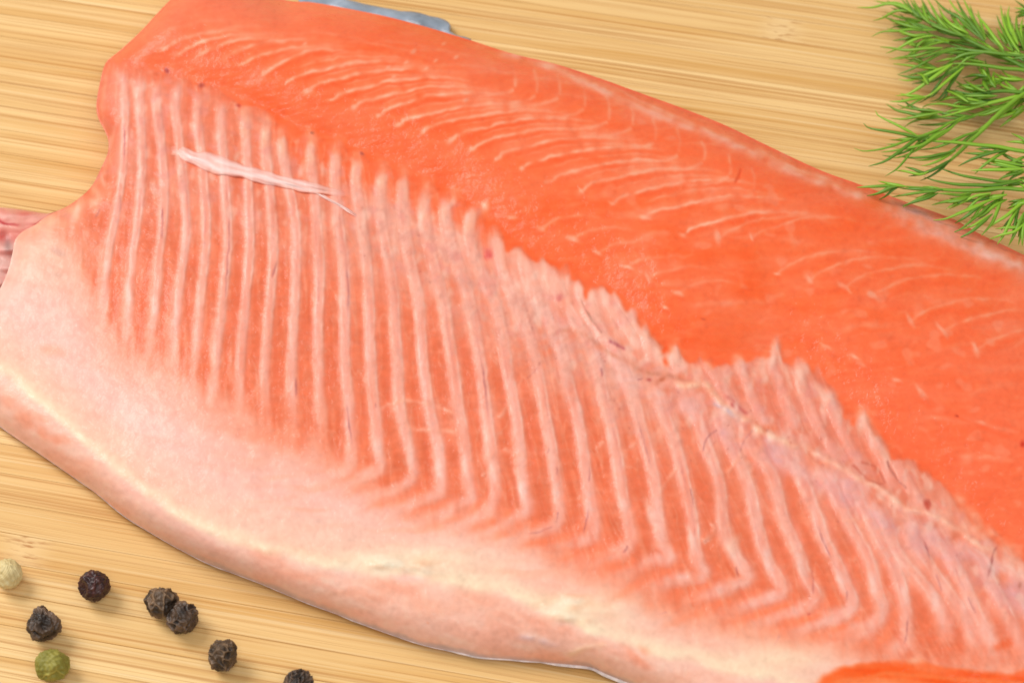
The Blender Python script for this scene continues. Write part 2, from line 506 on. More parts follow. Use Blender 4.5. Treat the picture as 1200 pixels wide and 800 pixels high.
# fat band along the back, and the darker flesh that rolls off behind it
put((244, 104, 72), 0.7 * sstep(YY - yt, 13, 3) * sstep(XX, 560, 640))
line([(575, 62), (610, 68), (640, 77), (680, 95), (720, 113), (760, 131), (800, 146), (840, 160), (880, 179), (930, 203), (985, 222), (1030, 236)], 5.5, (255, 172, 146), 0.85, 0.0003, (0.06, 0.06))
line([(690, 90), (740, 113), (800, 140), (850, 163), (900, 186), (960, 213)], 2.0, (255, 190, 165), 0.5, 0.0001, (0.2, 0.2))
line([(880, 172), (930, 196), (985, 216)], 2.0, (255, 190, 165), 0.6, 0.0001, (0.2, 0.2))
for p, w_, a_ in ([[(1022, 232), (1055, 252), (1090, 268), (1130, 282), (1175, 303), (1230, 330)], 9, 0.8],
                  [[(1035, 234), (1075, 248), (1110, 264), (1140, 285)], 7, 0.75], [[(1060, 262), (1100, 276), (1145, 294), (1200, 314)], 6, 0.7]):
    line(p, w_, (244, 168, 146), a_, 0.0002, (0.15, 0.1), 0.8)
line([(1050, 243), (1080, 250), (1105, 262)], 4, (214, 160, 158), 0.7, 0, (0.2, 0.2))
line([(1130, 288), (1160, 297), (1200, 312)], 4, (255, 190, 172), 0.8, 0.0001, (0.2, 0.1))
for (x, y) in [(484, 60), (476, 73), (519, 52), (535, 68), (510, 71), (357, 52), (455, 78), (461, 91), (500, 80), (545, 117)]:
    blob(x, y, 3.2, 1.8, -0.5, FATW, 0.55, 0.00015)

# ---- ribs: centre lines traced down the picture, with their tails
RIBS = [
    [(137, 78), (146, 110), (143, 200), (133, 262), (126, 300), (122, 345), (119, 378)],
    [(166, 84), (164, 120), (167, 200), (160, 262), (155, 300), (152, 350), (150, 395)],
    [(186, 90), (183, 120), (192, 200), (191, 265), (186, 300), (182, 360), (176, 405)],
    [(212, 92), (205, 120), (213, 190), (218, 262), (215, 300), (206, 375), (204, 420)],
    [(237, 105), (231, 130), (238, 200), (242, 262), (240, 300), (233, 375), (227, 440)],
    [(262, 115), (259, 140), (263, 205), (267, 262), (266, 300), (258, 375), (252, 440), (248, 462)],
    [(287, 126), (288, 160), (291, 220), (293, 262), (292, 310), (285, 380), (281, 440), (280, 475)],
    [(313, 138), (311, 170), (316, 220), (320, 262), (320, 310), (314, 380), (310, 440), (312, 485)],
    [(330, 152), (332, 180), (340, 225), (346, 262), (347, 310), (344, 380), (342, 440), (345, 500)],
    [(366, 158), (365, 190), (369, 235), (373, 290), (375, 330), (373, 400), (375, 460), (379, 510)],
    [(396, 168), (393, 205), (395, 245), (402, 300), (404, 350), (404, 420), (408, 465), (412, 528), (404, 552), (370, 565)],
    [(421, 181), (417, 210), (422, 250), (429, 300), (433, 370), (435, 430), (439, 475), (443, 525), (446, 545), (430, 557), (405, 564), (370, 574)],
    [(449, 190), (445, 235), (450, 280), (459, 330), (463, 380), (466, 440), (470, 485), (480, 525), (485, 555), (470, 570), (440, 576), (400, 588)],
    [(472, 200), (472, 250), (480, 300), (490, 350), (494, 400), (499, 450), (506, 490), (514, 525), (517, 560), (514, 577), (495, 584), (460, 596), (425, 606)],
    [(500, 214), (498, 255), (508, 310), (520, 355), (527, 400), (534, 450), (540, 490), (546, 530), (549, 565), (552, 582), (535, 592), (505, 604), (465, 614)],
    [(531, 226), (522, 245), (526, 275), (540, 320), (552, 360), (559, 400), (566, 450), (571, 490), (577, 530), (580, 560), (579, 585), (565, 602), (535, 613), (500, 622)],
    [(568, 241), (552, 253), (552, 290), (570, 330), (584, 370), (591, 410), (599, 455), (605, 485), (609, 525), (614, 570), (618, 597), (600, 608), (575, 617), (545, 626)],
    [(578, 268), (585, 310), (604, 350), (615, 380), (624, 410), (634, 455), (640, 490), (646, 520), (653, 572), (656, 605), (645, 617), (625, 623), (600, 627), (570, 640)],
    [(608, 294), (622, 330), (640, 370), (657, 408), (668, 455), (676, 485), (683, 525), (690, 575), (697, 620), (690, 632), (670, 635), (648, 638), (620, 648)],
    [(638, 309), (660, 350), (680, 385), (695, 415), (705, 455), (714, 490), (722, 530), (729, 575), (736, 610), (740, 630), (727, 645), (705, 651), (680, 659), (655, 670)],
    [(673, 324), (695, 370), (716, 405), (734, 445), (746, 477), (755, 515), (766, 560), (772, 605), (776, 635), (785, 652), (766, 657), (748, 664), (730, 676), (710, 690)],
    [(759, 447), (771, 468), (783, 498), (791, 520), (801, 560), (811, 605), (813, 628), (818, 655), (824, 673), (803, 677), (780, 682), (758, 691), (740, 704)],
    [(794, 463), (806, 475), (820, 498), (827, 520), (842, 560), (848, 610), (853, 635), (866, 655), (878, 676), (858, 686), (836, 694), (807, 702), (785, 713)],
    [(831, 481), (845, 490), (856, 520), (875, 560), (884, 600), (891, 630), (900, 655), (909, 672), (918, 692), (887, 704), (852, 715), (825, 728)],
    [(866, 505), (880, 525), (893, 540), (907, 560), (917, 605), (926, 625), (938, 652), (946, 680), (956, 699), (940, 713), (917, 719), (890, 727), (860, 738)],
    [(905, 530), (925, 545), (940, 562), (957, 605), (965, 628), (979, 656), (991, 685), (999, 707), (985, 721), (962, 726), (935, 737), (905, 748)],
    [(945, 545), (962, 555), (975, 570), (989, 600), (1004, 628), (1018, 656), (1026, 690), (1034, 716), (1018, 735), (985, 742), (950, 754)],
    [(985, 565), (1005, 585), (1024, 620), (1038, 645), (1050, 668), (1060, 705), (1063, 735), (1058, 755), (1025, 765)],
    [(1015, 585), (1035, 610), (1050, 645), (1068, 668), (1087, 690), (1104, 720), (1110, 745), (1105, 768)],
    [(1058, 610), (1080, 648), (1095, 670), (1110, 690), (1130, 720), (1140, 745), (1148, 775)],
    [(1085, 620), (1112, 650), (1128, 680), (1143, 715), (1160, 745), (1176, 780)],
    [(1115, 635), (1147, 650), (1162, 680), (1178, 715), (1195, 750), (1212, 785)],
    [(1150, 655), (1182, 668), (1195, 690), (1212, 725), (1232, 760), (1248, 795)],
    [(1185, 672), (1212, 690), (1232, 720), (1250, 750), (1270, 790)],
    [(1220, 700), (1250, 725), (1270, 760), (1290, 800)],
    [(1260, 730), (1290, 760), (1310, 800)],
]
for p in RIBS[:10]:                                # the front ribs run on faintly into the belly
    (ax, ay), (bx, by) = p[-2], p[-1]
    k_ = 26 / math.hypot(bx - ax, by - ay)
    p.append((bx + (bx - ax) * k_, by + (by - ay) * k_))
# stubs of cut ribs between the lining's edge and the backbone line
STUBS = [
    [(703, 338), (722, 365), (740, 390), (752, 412)],
    [(722, 345), (742, 372), (757, 398), (765, 425)],
    [(791, 404), (792, 425), (800, 440)],
    [(830, 422), (842, 445), (858, 470), (872, 488)],
    [(866, 420), (874, 445), (886, 475), (902, 505)],
    [(902, 418), (910, 440), (922, 475), (940, 510)],
    [(938, 428), (940, 450), (952, 485), (972, 520), (990, 540)],
    [(970, 460), (978, 485), (992, 515), (1012, 550)],
    [(1013, 484), (1022, 510), (1034, 540), (1052, 572)],
    [(1045, 535), (1060, 560), (1082, 590), (1105, 612)],
]

# rib field
put((236, 112, 72), belly * 1.0)
put((222, 104, 70), belly * np.clip(0.16 + 0.14 * n_lo + 0.12 * n_hor, 0, 1))
put((246, 124, 82), belly * np.clip(0.25 * sstep(YY - yf, -130, -20) + 0.12 * n_lo, 0, 1))
put((255, 144, 112), belly * np.clip(0.10 * n_hor, 0, 1))
put((244, 116, 80), belly * 0.4 * sstep(XX, 330, 200) * sstep(YY, 190, 120))

# pale lining that clouds the upper ends of the ribs
SPINE = [(120, 205), (200, 180), (300, 215), (400, 232), (470, 262), (560, 315), (640, 372), (690, 395), (730, 425), (780, 440), (830, 458), (870, 482),
         (940, 520), (1000, 550), (1060, 590), (1110, 618), (1170, 652), (1250, 705), (1400, 800)]
ysp = yat(SPINE)
haze = sstep(YY - ysp, 125, 5) * sstep(yb - YY, 8, -14)
wx = sstep(XX, 330, 470) * sstep(XX, 860, 720)
RIBTINT = (255, 179, 161)
LIN = (250, 182, 162)
put((238, 150, 126), belly * haze * (0.30 + 0.12 * n_mid) * (1 - wx))

rib_h = np.zeros((RH, RW), np.float32)


def paint_rib(p, w, a, tail=True, hh=0.00016):
    r = near_line(p, w * 2 + 6)
    if r is None: return
    sl, d, t = r
    wv = w * (0.92 + 0.05 * n_mid[sl] + 0.03 * n_hi[sl])
    m = 1 / (1 + (d / wv) ** 3.8)
    m = m * sstep(t, 0, 0.05)
    m = m * sstep(t, 1.0, 0.8) if tail else m
    put(np.array(RIBTINT) + 0 * XX[sl][..., None], m * a * belly[sl] * (0.93 + 0.09 * n_str[sl]), sl)
    core = np.exp(-(d / (0.4 * w)) ** 2) * sstep(t, 0, .1) * sstep(t, 1, 0.75)
    put((255, 198, 182), core * a * 0.3 * belly[sl] * (0.8 + 0.4 * n_str[sl]), sl)
    rib_h[sl] = np.maximum(rib_h[sl], m * hh * (1 - 0.35 * (d / wv).clip(0, 1.5) ** 2))


def rib_w(x): return float(np.interp(x, [120, 250, 400, 520, 700, 900, 1150], [6.0, 6.5, 7.6, 8.4, 9.0, 9.6, 10.4]))


RIBW = []
for p in RIBS:
    w = rib_w(np.mean([q[0] for q in p]))
    RIBW.append(w)
    paint_rib(p, w, 0.90 + 0.06 * math.sin(3.7 * len(RIBW)))
for p in STUBS:
    paint_rib(p, 7.5, 0.85)
# dark capillaries and pale edges running down the ribs
for i, p in enumerate(RIBS):
    q = catmull(p, 60)
    w = RIBW[i]
    off = 0.35 * w * math.sin(i * 2.7)
    qq = q + np.stack([np.full(60, off) + 0.6 * np.sin(np.arange(60) * 0.4 + i), np.zeros(60)], -1)
    a = 8 + int(10 * abs(math.sin(i * 1.3))); b = 38 + int(8 * math.sin(i * 3.1))
    line(qq[a:b:4], 0.9, (196, 112, 108), 0.22 + 0.2 * (math.sin(i * 5.1) > 0.2), 0, (0.2, 0.3))
    pe = q + np.array([0.62 * w, 0])
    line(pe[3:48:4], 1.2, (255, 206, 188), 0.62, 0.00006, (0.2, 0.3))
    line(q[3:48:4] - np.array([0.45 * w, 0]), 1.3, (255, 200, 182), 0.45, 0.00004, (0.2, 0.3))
    line(q[6:44:4] + np.array([0.1 * w, 0]), 1.2, (240, 150, 128), 0.35, 0, (0.2, 0.3))
    if i % 5 == 0:
        a2 = int(12 + 18 * abs(math.sin(i * 0.9)))
        line(qq[a2:a2 + 11:3] + (0.8, 0), 0.9, (150, 80, 90), 0.5, 0, (0.25, 0.3))

# orange flesh showing between the rib tops, pale rounded tips over it
between = np.clip(1 - rib_h / 0.00011, 0, 1)
fing = belly * between * sstep(YY - yb, 46, 14) * sstep(XX, 300, 350) * sstep(XX, 600, 560)
put((255, 108, 60), fing * 0.85)
for p in RIBS[6:17]:
    q_ = catmull(p, 40)[:6]
    line(q_[::2] + (0, 2), 6.0, (255, 182, 152), 0.75, 0.0002, (0.0, 0.3))
for (x, y, rx, ry, a_, al) in [(908, 412, 5, 14, 0.15, 0.8), (940, 432, 11, 9, 0.5, 0.85), (938, 450, 7, 14, 0.1, 0.6), (972, 464, 9, 8, 0.5, 0.8), (1012, 492, 8, 14, -0.2, 0.85), (866, 424, 6, 10, -0.3, 0.7), (830, 430, 5, 9, -.3, .6),
                               (898, 424, 14, 5, 0, 0.7), (791, 416, 6, 13, 0, 0.75), (1030, 520, 6, 20, -0.4, 0.6), (757, 395, 7, 12, -0.5, 0.6)]:
    blob(x, y, rx, ry, a_, (255, 192, 166), al, 0.0003)

# whitish highlights painted into the colour where the ribs bend, slightly raised
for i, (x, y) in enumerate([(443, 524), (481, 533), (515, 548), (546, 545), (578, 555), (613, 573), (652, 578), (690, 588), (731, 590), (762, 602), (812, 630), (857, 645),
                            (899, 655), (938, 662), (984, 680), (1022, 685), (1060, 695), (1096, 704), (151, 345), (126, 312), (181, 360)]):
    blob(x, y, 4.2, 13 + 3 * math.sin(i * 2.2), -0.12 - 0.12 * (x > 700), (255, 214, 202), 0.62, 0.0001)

# clouded lining over the middle
put(LIN, belly * haze * wx * (1 - 0.8 * sstep(YY - yb, 60, 20) * sstep(XX, 600, 540)) * np.clip(0.66 + 0.16 * n_mid + 0.10 * n_dg1, 0, 0.9))
put((255, 178, 156), belly * sstep(yb - YY, 2, -10) * sstep(YY - yb, 46, 14) * sstep(XX, 550, 610) * sstep(XX, 800, 740) * (0.75 + 0.2 * n_str))
put((214, 140, 124), belly * haze * wx * np.clip(0.1 + 0.22 * n_dg1, 0, 0.4) * sstep(YY - yb, 30, 60))
put((238, 150, 132), belly * sstep(YY - ysp, 8, -10) * sstep(XX, 780, 830) * 0.35)
purp = sstep(np.abs(YY - ysp - 30), 34, 5) * sstep(XX, 760, 860)
put((226, 158, 158), belly * purp * np.clip(0.30 + 0.25 * n_mid, 0, 0.6))
put((255, 106, 58), fing * 0.55)
film = np.clip(0.55 + 0.4 * noise((5, 8)) + 0.25 * n_hi, 0, 1)
put((246, 192, 184), belly * sstep(np.abs(YY - ysp - 8), 40, 8) * film * sstep(XX, 560, 680) * sstep(XX, 1190, 1080) * 0.5)
put((226, 172, 178), belly * sstep(np.abs(YY - ysp - 26), 26, 6) * np.clip(noise((6, 10)), 0, 1) * sstep(XX, 740, 840) * 0.5)
put((255, 206, 186), belly * sstep(np.abs(YY - yb - 12), 16, 2) * np.clip(0.5 + 0.5 * n_str, 0, 1) * sstep(XX, 560, 620) * 0.55)
# strands of the backbone line
line([(470, 262), (520, 268), (560, 285)], 3, (255, 182, 158), 0.5, 0.0002, (0.2, 0.3))
line([(640, 392), (668, 388), (695, 398), (722, 418), (750, 430), (772, 436)], 3.0, (216, 136, 110), 0.55, -0.00015, (0.15, 0.2))
line([(676, 352), (690, 375), (712, 398), (735, 415), (760, 430)], 4.0, (255, 186, 166), 0.75, 0.0004, (0.2, 0.2))
line([(680, 350), (692, 372), (705, 388)], 1.2, (150, 96, 80), 0.5)
line([(712, 396), (726, 405), (736, 411)], 2.0, (160, 60, 78), 0.75, 0, (0.2, 0.2))
line([(741, 430), (765, 438), (785, 440), (800, 446), (815, 446)], 3.0, (196, 120, 92), 0.6, -0.00015, (0.15, 0.2))
line([(785, 448), (805, 452), (825, 450), (835, 460), (845, 472), (858, 480)], 4.0, (252, 198, 166), 0.85, 0.0006, (0.2, 0.2))
line([(838, 468), (858, 482), (880, 496), (900, 508), (925, 520), (945, 522)], 4.0, (250, 192, 160), 0.8, 0.0005, (0.2, 0.15))
line([(838, 472), (852, 480), (866, 490)], 3.5, (204, 178, 186), 0.7)
line([(846, 460), (858, 468), (868, 478), (880, 487)], 2.2, (186, 66, 60), 0.6, 0, (0.2, 0.2))
line([(930, 517), (945, 523), (965, 536), (985, 546), (1005, 560), (1030, 570), (1060, 594), (1085, 600), (1115, 615), (1150, 640), (1175, 650)], 3.8, (255, 192, 166), 0.85, 0.0006, (0.1, 0.1))
line([(1020, 575), (1045, 592), (1065, 597), (1090, 600)], 3.0, (255, 184, 160), 0.7, 0.0004, (0.2, 0.2))
line([(1065, 570), (1090, 590), (1120, 612), (1160, 630)], 9, (255, 182, 154), 0.55, 0.0002, (0.2, 0.2))
line([(1110, 570), (1135, 600), (1165, 632), (1200, 655)], 7, (255, 180, 150), 0.6, 0.0003, (0.2, 0.1))
line([(1000, 545), (1020, 562), (1038, 566), (1028, 548), (1010, 542)], 1.5, (200, 96, 74), 0.6)
line([(1040, 540), (1050, 558), (1062, 572)], 1.2, (170, 96, 84), 0.6)
line([(1155, 613), (1168, 628), (1176, 634)], 3, (255, 160, 128), 0.7, 0.0005, (0.2, 0.2))
line([(1169, 638), (1163, 650), (1161, 665), (1158, 678)], 1.3, (130, 52, 50), 0.8, 0, (0.15, 0.2))
line([(883, 504), (876, 512), (870, 520), (868, 527)], 1.0, (160, 100, 104), 0.5); line([(840, 504), (828, 514), (824, 528)], 1.1, (160, 96, 100), 0.5)
for p in ([(704, 430), (705, 442)], [(746, 444), (754, 442)], [(616, 446), (632, 428)], [(642, 523), (641, 532)], [(690, 545), (690, 566)], [(652, 545), (652, 556)],
          [(746, 508), (752, 516)], [(690, 594), (684, 628)], [(654, 598), (650, 612)], [(650, 614), (632, 623), (612, 625)], [(736, 636), (728, 648)],
          [(808, 570), (812, 596)], [(783, 716), (768, 720)], [(951, 665), (953, 700)], [(991, 690), (990, 715)], [(906, 757), (914, 741)], [(1064, 720), (1062, 745), (1058, 756)],
          [(1082, 632), (1090, 660)], [(1095, 670), (1104, 696)], [(144, 564), (152, 568), (160, 579), (168, 577)], [(332, 520), (336, 526)], [(405, 470), (410, 498), (412, 524)],
          [(346, 440), (347, 468)], [(323, 305), (318, 330)], [(190, 240), (190, 285)], [(268, 250), (266, 312)], [(141, 226), (139, 250)], [(116, 243), (110, 255)],
          [(862, 660), (864, 678)], [(439, 470), (440, 478)]):
    pv = np.array(p, float)
    if len(pv) == 2: pv = np.vstack([pv[0], pv.mean(0) + (1.2, 0), pv[1]])
    line(pv, 0.95, (140, 66, 76), 0.5, 0, (0.2, 0.3))
for (x, y, r, c) in [(573, 298, 6, (226, 84, 84)), (655, 348, 4, (205, 96, 96)), (195, 84, 3, (150, 40, 50)), (235, 101, 4, (176, 70, 60)), (279, 124, 2.6, (180, 50, 40)),
                     (1088, 592, 4.5, (190, 66, 50)), (712, 737, 4.5, (232, 96, 60)), (5, 455, 2, (130, 70, 60)), (62, 506, 3, (150, 90, 70)), (122, 564, 2.4, (196, 110, 84)),
                     (1195, 686, 3, (150, 90, 70)), (367, 157, 2.2, (150, 80, 60)), (424, 180, 2.2, (170, 80, 70)), (858, 474, 3, (180, 60, 60)), (948, 719, 1.6, (170, 70, 80)),
                     (778, 410, 4, (255, 92, 40)), (780, 424, 5, (255, 100, 54)), (1174, 757, 8, (246, 96, 46)), (760, 445, 3, (186, 80, 70)), (775, 446, 3.5, (200, 110, 80))]:
    blob(x, y, r * 1.15, r * 0.75, 0.5 + x, c, 0.9)
for k in range(90):                                # tiny specks of blood and dark pores in the lining
    x = nprng.uniform(200, 1180); y = float(np.interp(x, *np.array(SPINE).T)) + nprng.uniform(-20, 90)
    blob(x, y, nprng.uniform(0.9, 1.6), nprng.uniform(0.7, 1.2), nprng.uniform(0, 3), (176, 96, 86), nprng.uniform(0.25, 0.6))
for k in range(46):                                # short oblique scratches
    x = nprng.uniform(410, 760); y = float(np.interp(x, *np.array(SPINE).T)) + nprng.uniform(-10, 60)
    l = nprng.uniform(5, 12); s = nprng.uniform(0.5, 1.2)
    line([(x - l, y + l * s), (x, y - 1), (x + l, y - l * s)], 1.2, (214, 136, 118), nprng.uniform(0.12, 0.36))
# thin webs of membrane across the ribs
for p in ([(440, 482), (455, 474), (475, 470), (500, 472), (520, 478), (545, 492)], [(470, 492), (482, 502), (505, 504), (540, 506)], [(596, 470), (583, 490)],
          [(708, 515), (696, 528)], [(795, 545), (772, 575)], [(870, 530), (850, 555)], [(590, 525), (604, 535)], [(747, 516), (728, 528)], [(985, 608), (1010, 606)]):
    pv = np.array(p, float)
    if len(pv) == 2: pv = np.vstack([pv[0], pv.mean(0) + (0, 2), pv[1]])
    line(pv, 2.6, (255, 172, 144), 0.7, 0.0002, (0.1, 0.15))
line([(834, 612), (836, 620), (832, 628), (822, 634)], 3.4, (255, 182, 158), 0.8, 0.0006, (0.1, 0.1))
blob(858, 640, 7, 11, 0.5, (255, 190, 164), 0.6, 0.0002)

# ---- pale belly
fadew = 26 + 10 * sstep(XX, 400, 700)
bel = sstep(YY - yf + 3 * n_mid + 6 * n_lo + 4 * n_str - 22 * (between - 0.4) * sstep(XX, 560, 430), -fadew, fadew) * belly
tail_dirs = noise((16, 2.2))
q = np.clip((YY - yf) / np.maximum(yr - yf, 12), 0, 1.2)
put((255, 176, 146), bel * 0.6)
put((255, 191, 175), bel * np.clip(0.60 + 0.4 * sstep(q, 0.1, 0.6) + 0.06 * n_lo, 0, 1))
put((255, 205, 192), bel * np.clip(0.35 + 0.22 * n_lo, 0, 0.8) * sstep(q, 0.2, 0.6))
put((255, 170, 140), bel * np.clip(0.30 * tail_dirs, 0, 0.5) * sstep(XX, 180, 380))
# orange streaks between the rib tails
for i in range(10, len(RIBS) - 9):
    a, b = np.array(RIBS[i][-4:], float), np.array(RIBS[i + 1][-4:], float)
    mid = (a + b) / 2 + (2, 3)
    st = mid[0] + (mid[0] - mid[1]) * 0.2
    line(np.vstack([st, mid[1:], mid[-1] + (mid[-1] - mid[-2]) * 0.3]), 5.0, (255, 134, 94), 0.8 if i > 14 else 0.5, 0, (0.1, 0.6))
for (x, y, rx, ry, a, al) in [(575, 640, 26, 5, -0.3, 0.0), (700, 651, 24, 5, -0.25, 0.5), (735, 690, 26, 5, -0.55, 0.75), (715, 663, 20, 5, -0.2, 0.6), (810, 722, 28, 5, -0.35, 0.7), (795, 698, 24, 5, -0.2, 0.5),
                              (870, 726, 26, 5, -0.25, 0.6), (930, 728, 28, 5, -0.25, 0.55), (985, 745, 26, 5, -0.2, 0.5), (640, 632, 18, 4, -0.2, 0.5), (612, 612, 20, 5, -0.3, 0.35), (300, 510, 60, 9, 0.2, 0.3), (260, 480, 30, 5, 0.1, 0.2)]:
    blob(x, y, rx, ry, a, (255, 132, 92), al)
# cream fat along the rim
rimd = np.abs(YY - yr - 2.5 * n_mid)
put((255, 206, 176), belly * sstep(YY - yr, -75, -12) * sstep(YY - yr, 14, 0) * (0.55 + 0.12 * n_lo) * sstep(XX, 1060, 900))
put((255, 226, 194), belly * np.exp(-(rimd / (11 + 6 * sstep(XX, 380, 440) * sstep(XX, 620, 520))) ** 2) * (0.8 + 0.12 * n_mid) * sstep(XX, 1000, 880))
put((255, 230, 198), belly * np.exp(-((XX - 480) / 70) ** 2 - ((YY - 655) / 14) ** 2) * 0.8)
put((255, 226, 190), belly * np.exp(-((XX - 675) / 55) ** 2 - ((YY - 712) / 18) ** 2) * 0.75)
put((255, 220, 186), belly * np.exp(-((XX - 900) / 70) ** 2 - ((YY - 772) / 16) ** 2) * 0.7)
lumpy = np.exp(-((XX - 480) / 75) ** 2 - ((YY - 662) / 16) ** 2) + np.exp(-((XX - 672) / 48) ** 2 - ((YY - 716) / 20) ** 2)
put((255, 238, 212), belly * np.clip(lumpy, 0, 1) * np.clip(0.5 * noise((7, 3)), 0, 0.8))  # highlights on the lumps, painted into the colour
put((246, 190, 150), belly * np.clip(lumpy, 0, 1) * np.clip(0.35 * noise((8, 3)) - 0.1, 0, 0.6))  # pits between the lumps, darkened in the colour
blob(478, 678, 22, 5, 0.0, (255, 200, 186), 0.7); blob(660, 738, 8, 7, 0, (226, 160, 140), 0.5); blob(652, 742, 4, 3, 0, (204, 130, 120), 0.5)
# head end: greyish patches
put((244, 198, 172), np.exp(-((XX - 55) / 45) ** 2 - ((YY - 300) / 35) ** 2) * 0.75 * belly)
blob(68, 296, 9, 5, 0.5, (206, 152, 138), 0.6); blob(60, 318, 16, 9, 0.2, (228, 180, 160), 0.5)
line([(20, 280), (14, 310), (4, 340), (-10, 360)], 8, (246, 206, 190), 0.7, 0, (0.1, 0.1))
blob(60, 410, 16, 7, 0, (255, 172, 138), 0.5)
line([(124, 205), (110, 235), (85, 252), (60, 262), (35, 275)], 9, (255, 196, 164), 0.85, 0.0004, (0.1, 0.1))
# front wall under the rim
wall = sstep(YY - yr, 6, 24) * belly
put((255, 198, 176), wall * (0.9 + 0.08 * n_mid) * sstep(XX, 1100, 900))
put((255, 200, 180), wall * np.clip(0.35 + 0.25 * n_lo, 0, 0.8))
put((250, 168, 136), wall * np.clip(0.25 * noise((14, 5)), 0, 0.5))
put((240, 164, 138), wall * np.exp(-((XX - 610) / 70) ** 2 - ((YY - 735) / 24) ** 2) * 0.7)  # shade on this stretch of the wall, put into the colour
for (x, y, rx, ry, a, al) in [(28, 490, 14, 9, 0.7, 0.75), (50, 508, 12, 7, 1.0, 0.7), (10, 470, 10, 9, 1.0, 0.5), (66, 516, 9, 6, 0.5, 0.6), (340, 672, 50, 8, 0.35, 0.4), (310, 650, 24, 7, 0.3, 0.4), (460, 690, 40, 8, 0.2, 0.45), (560, 700, 30, 10, 0.2, 0.35),
                              (745, 770, 18, 5, 0.7, 0.75), (755, 762, 9, 5, 0.6, 0.6), (660, 738, 10, 6, 0.2, 0.3)]:
    blob(x, y, rx, ry, a, (248, 148, 112), al * 0.8)
line([(600, 742), (630, 750), (660, 757)], 4, (226, 186, 184), 0.8, 0.0003, (0.2, 0.3))
line([(660, 768), (690, 758), (720, 752)], 4, (255, 206, 170), 0.6, 0.0003, (0.2, 0.3))
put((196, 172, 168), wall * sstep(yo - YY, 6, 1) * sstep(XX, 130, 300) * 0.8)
# bright orange flesh past the end of the belly lining
vent = sstep(YY + 1 * n_mid - np.interp(XX[0], [940, 965, 990, 1030, 1080, 1120, 1150, 1180, 1200, 1500], [812, 793, 781, 773, 771, 783, 788, 789, 784, 800])[None, :] + 2 * n_lo, -5, 6) * sstep(XX, 945, 975)
put((255, 98, 34), vent * 0.95)
put((250, 84, 22), vent * np.clip(0.4 + 0.5 * noise((20, 3)), 0, 0.9))
put((255, 140, 84), vent * np.clip(0.5 * shear(noise((26, 2)), -0.03), 0, 0.7))
put((255, 128, 70), vent * np.exp(-((YY - np.interp(XX[0], [960, 1040, 1100, 1200], [806, 788, 793, 800])[None, :]) / 3) ** 2) * 0.8)
put((255, 190, 160), np.exp(-((XX - 1072) / 10) ** 2 - ((YY - 774) / 4) ** 2) * 0.7)

# ---- height sheet
EDGE_L = near_line(LEFT, 60)
EDGE_T = near_line(TOP, 70)
dl = np.full((RH, RW), 60, np.float32); dl[EDGE_L[0]] = np.minimum(60, EDGE_L[1])
dt = np.full((RH, RW), 70, np.float32); dt[EDGE_T[0]] = np.minimum(70, EDGE_T[1])
u = np.clip((yo - YY) / np.maximum(yo - yr, 8), 0, 1)
h_wall = 0.0013 + 0.0065 * np.power(np.clip(1 - (1 - u) ** 2.2, 0, 1), 0.75)
qb = np.clip((yr - YY) / np.maximum(yr - ybs, 40), 0, 1)
h_bel = 0.0078 + 0.0036 * sstep(qb, 0.05, 0.85) + 0.0014 * np.sin(np.pi * np.clip(qb * 1.15, 0, 1)) * sstep(XX, 80, 260)
h_loin = 0.0108 + 0.0040 * np.sin(np.pi * np.clip(vloin * 0.95, 0, 1)) - 0.0008 * vloin
H = np.where(YY > yr, h_wall, np.where(YY > ybs, h_bel, h_loin)).astype(np.float32)
H = blur(H, 5)
H = np.where(YY > yr + 14, np.minimum(H, h_wall + 0.0006 * u), H)
H = H * (0.62 + 0.38 * np.sqrt(1 - (1 - np.clip(dl / 30, 0, 1)) ** 2)) * (0.50 + 0.50 * np.sqrt(1 - (1 - np.clip(dt / 42, 0, 1)) ** 2))
H = blur(H, 2)
H += blur((YY > yb).astype(np.float32), 2) * sstep(YY - yb, 60, 0) * 0.00022 * sstep(XX, 300, 420)          # the lining is a thin layer with a raised edge
H -= 0.0002 * np.exp(-((YY - yb + 9) / 8) ** 2) * sstep(XX, 240, 300) * sstep(XX, 460, 340)
H += (0.00004 * n_mid + 0.00013 * n_lo + 0.00001 * n_hi) * sstep(u, 0, 0.4)
H += rib_h * (1 - 0.85 * np.clip(bel, 0, 1)) * (1 - 0.5 * haze * wx) * belly
H += 0.45 * HD
H += 0.00012 * np.exp(-(rimd / 9) ** 2) * belly
H += 0.0006 * np.exp(-((XX - 668) / 30) ** 2 - ((YY - 718) / 14) ** 2) + 0.0005 * np.exp(-((XX - 470) / 45) ** 2 - ((YY - 660) / 9) ** 2)
H += np.clip(lumpy, 0, 1) * 0.00016 * noise((6, 3))
H = np.maximum(H, 0.0004)
# ---- fine texture of the tissue, then a slight wander so that no line runs too true


def sample(sheet, x, y):
    fx = np.clip(x - OX, 0, RW - 1.001); fy = np.clip(y - OY, 0, RH - 1.001)
    ix, iy = fx.astype(int), fy.astype(int)
    ax, ay = fx - ix, fy - iy
    if sheet.ndim == 3: ax, ay = ax[..., None], ay[..., None]
    return (sheet[iy, ix] * (1 - ax) * (1 - ay) + sheet[iy, ix + 1] * ax * (1 - ay) + sheet[iy + 1, ix] * (1 - ax) * ay + sheet[iy + 1, ix + 1] * ax * ay)


KX = np.interp(XX[0], [0, 300, 600, 900, 1200], [-0.12, 0.0, 0.2, 0.36, 0.5])[None, :]


def lean(a):
    """turn vertical streaks along the ribs, which slant more and more towards the tail"""
    return sample(a, OX + (XX - KX * (YY - 400) - OX) % (RW - 2), YY)


def ridged(a, w): return np.exp(-(a / w) ** 2)


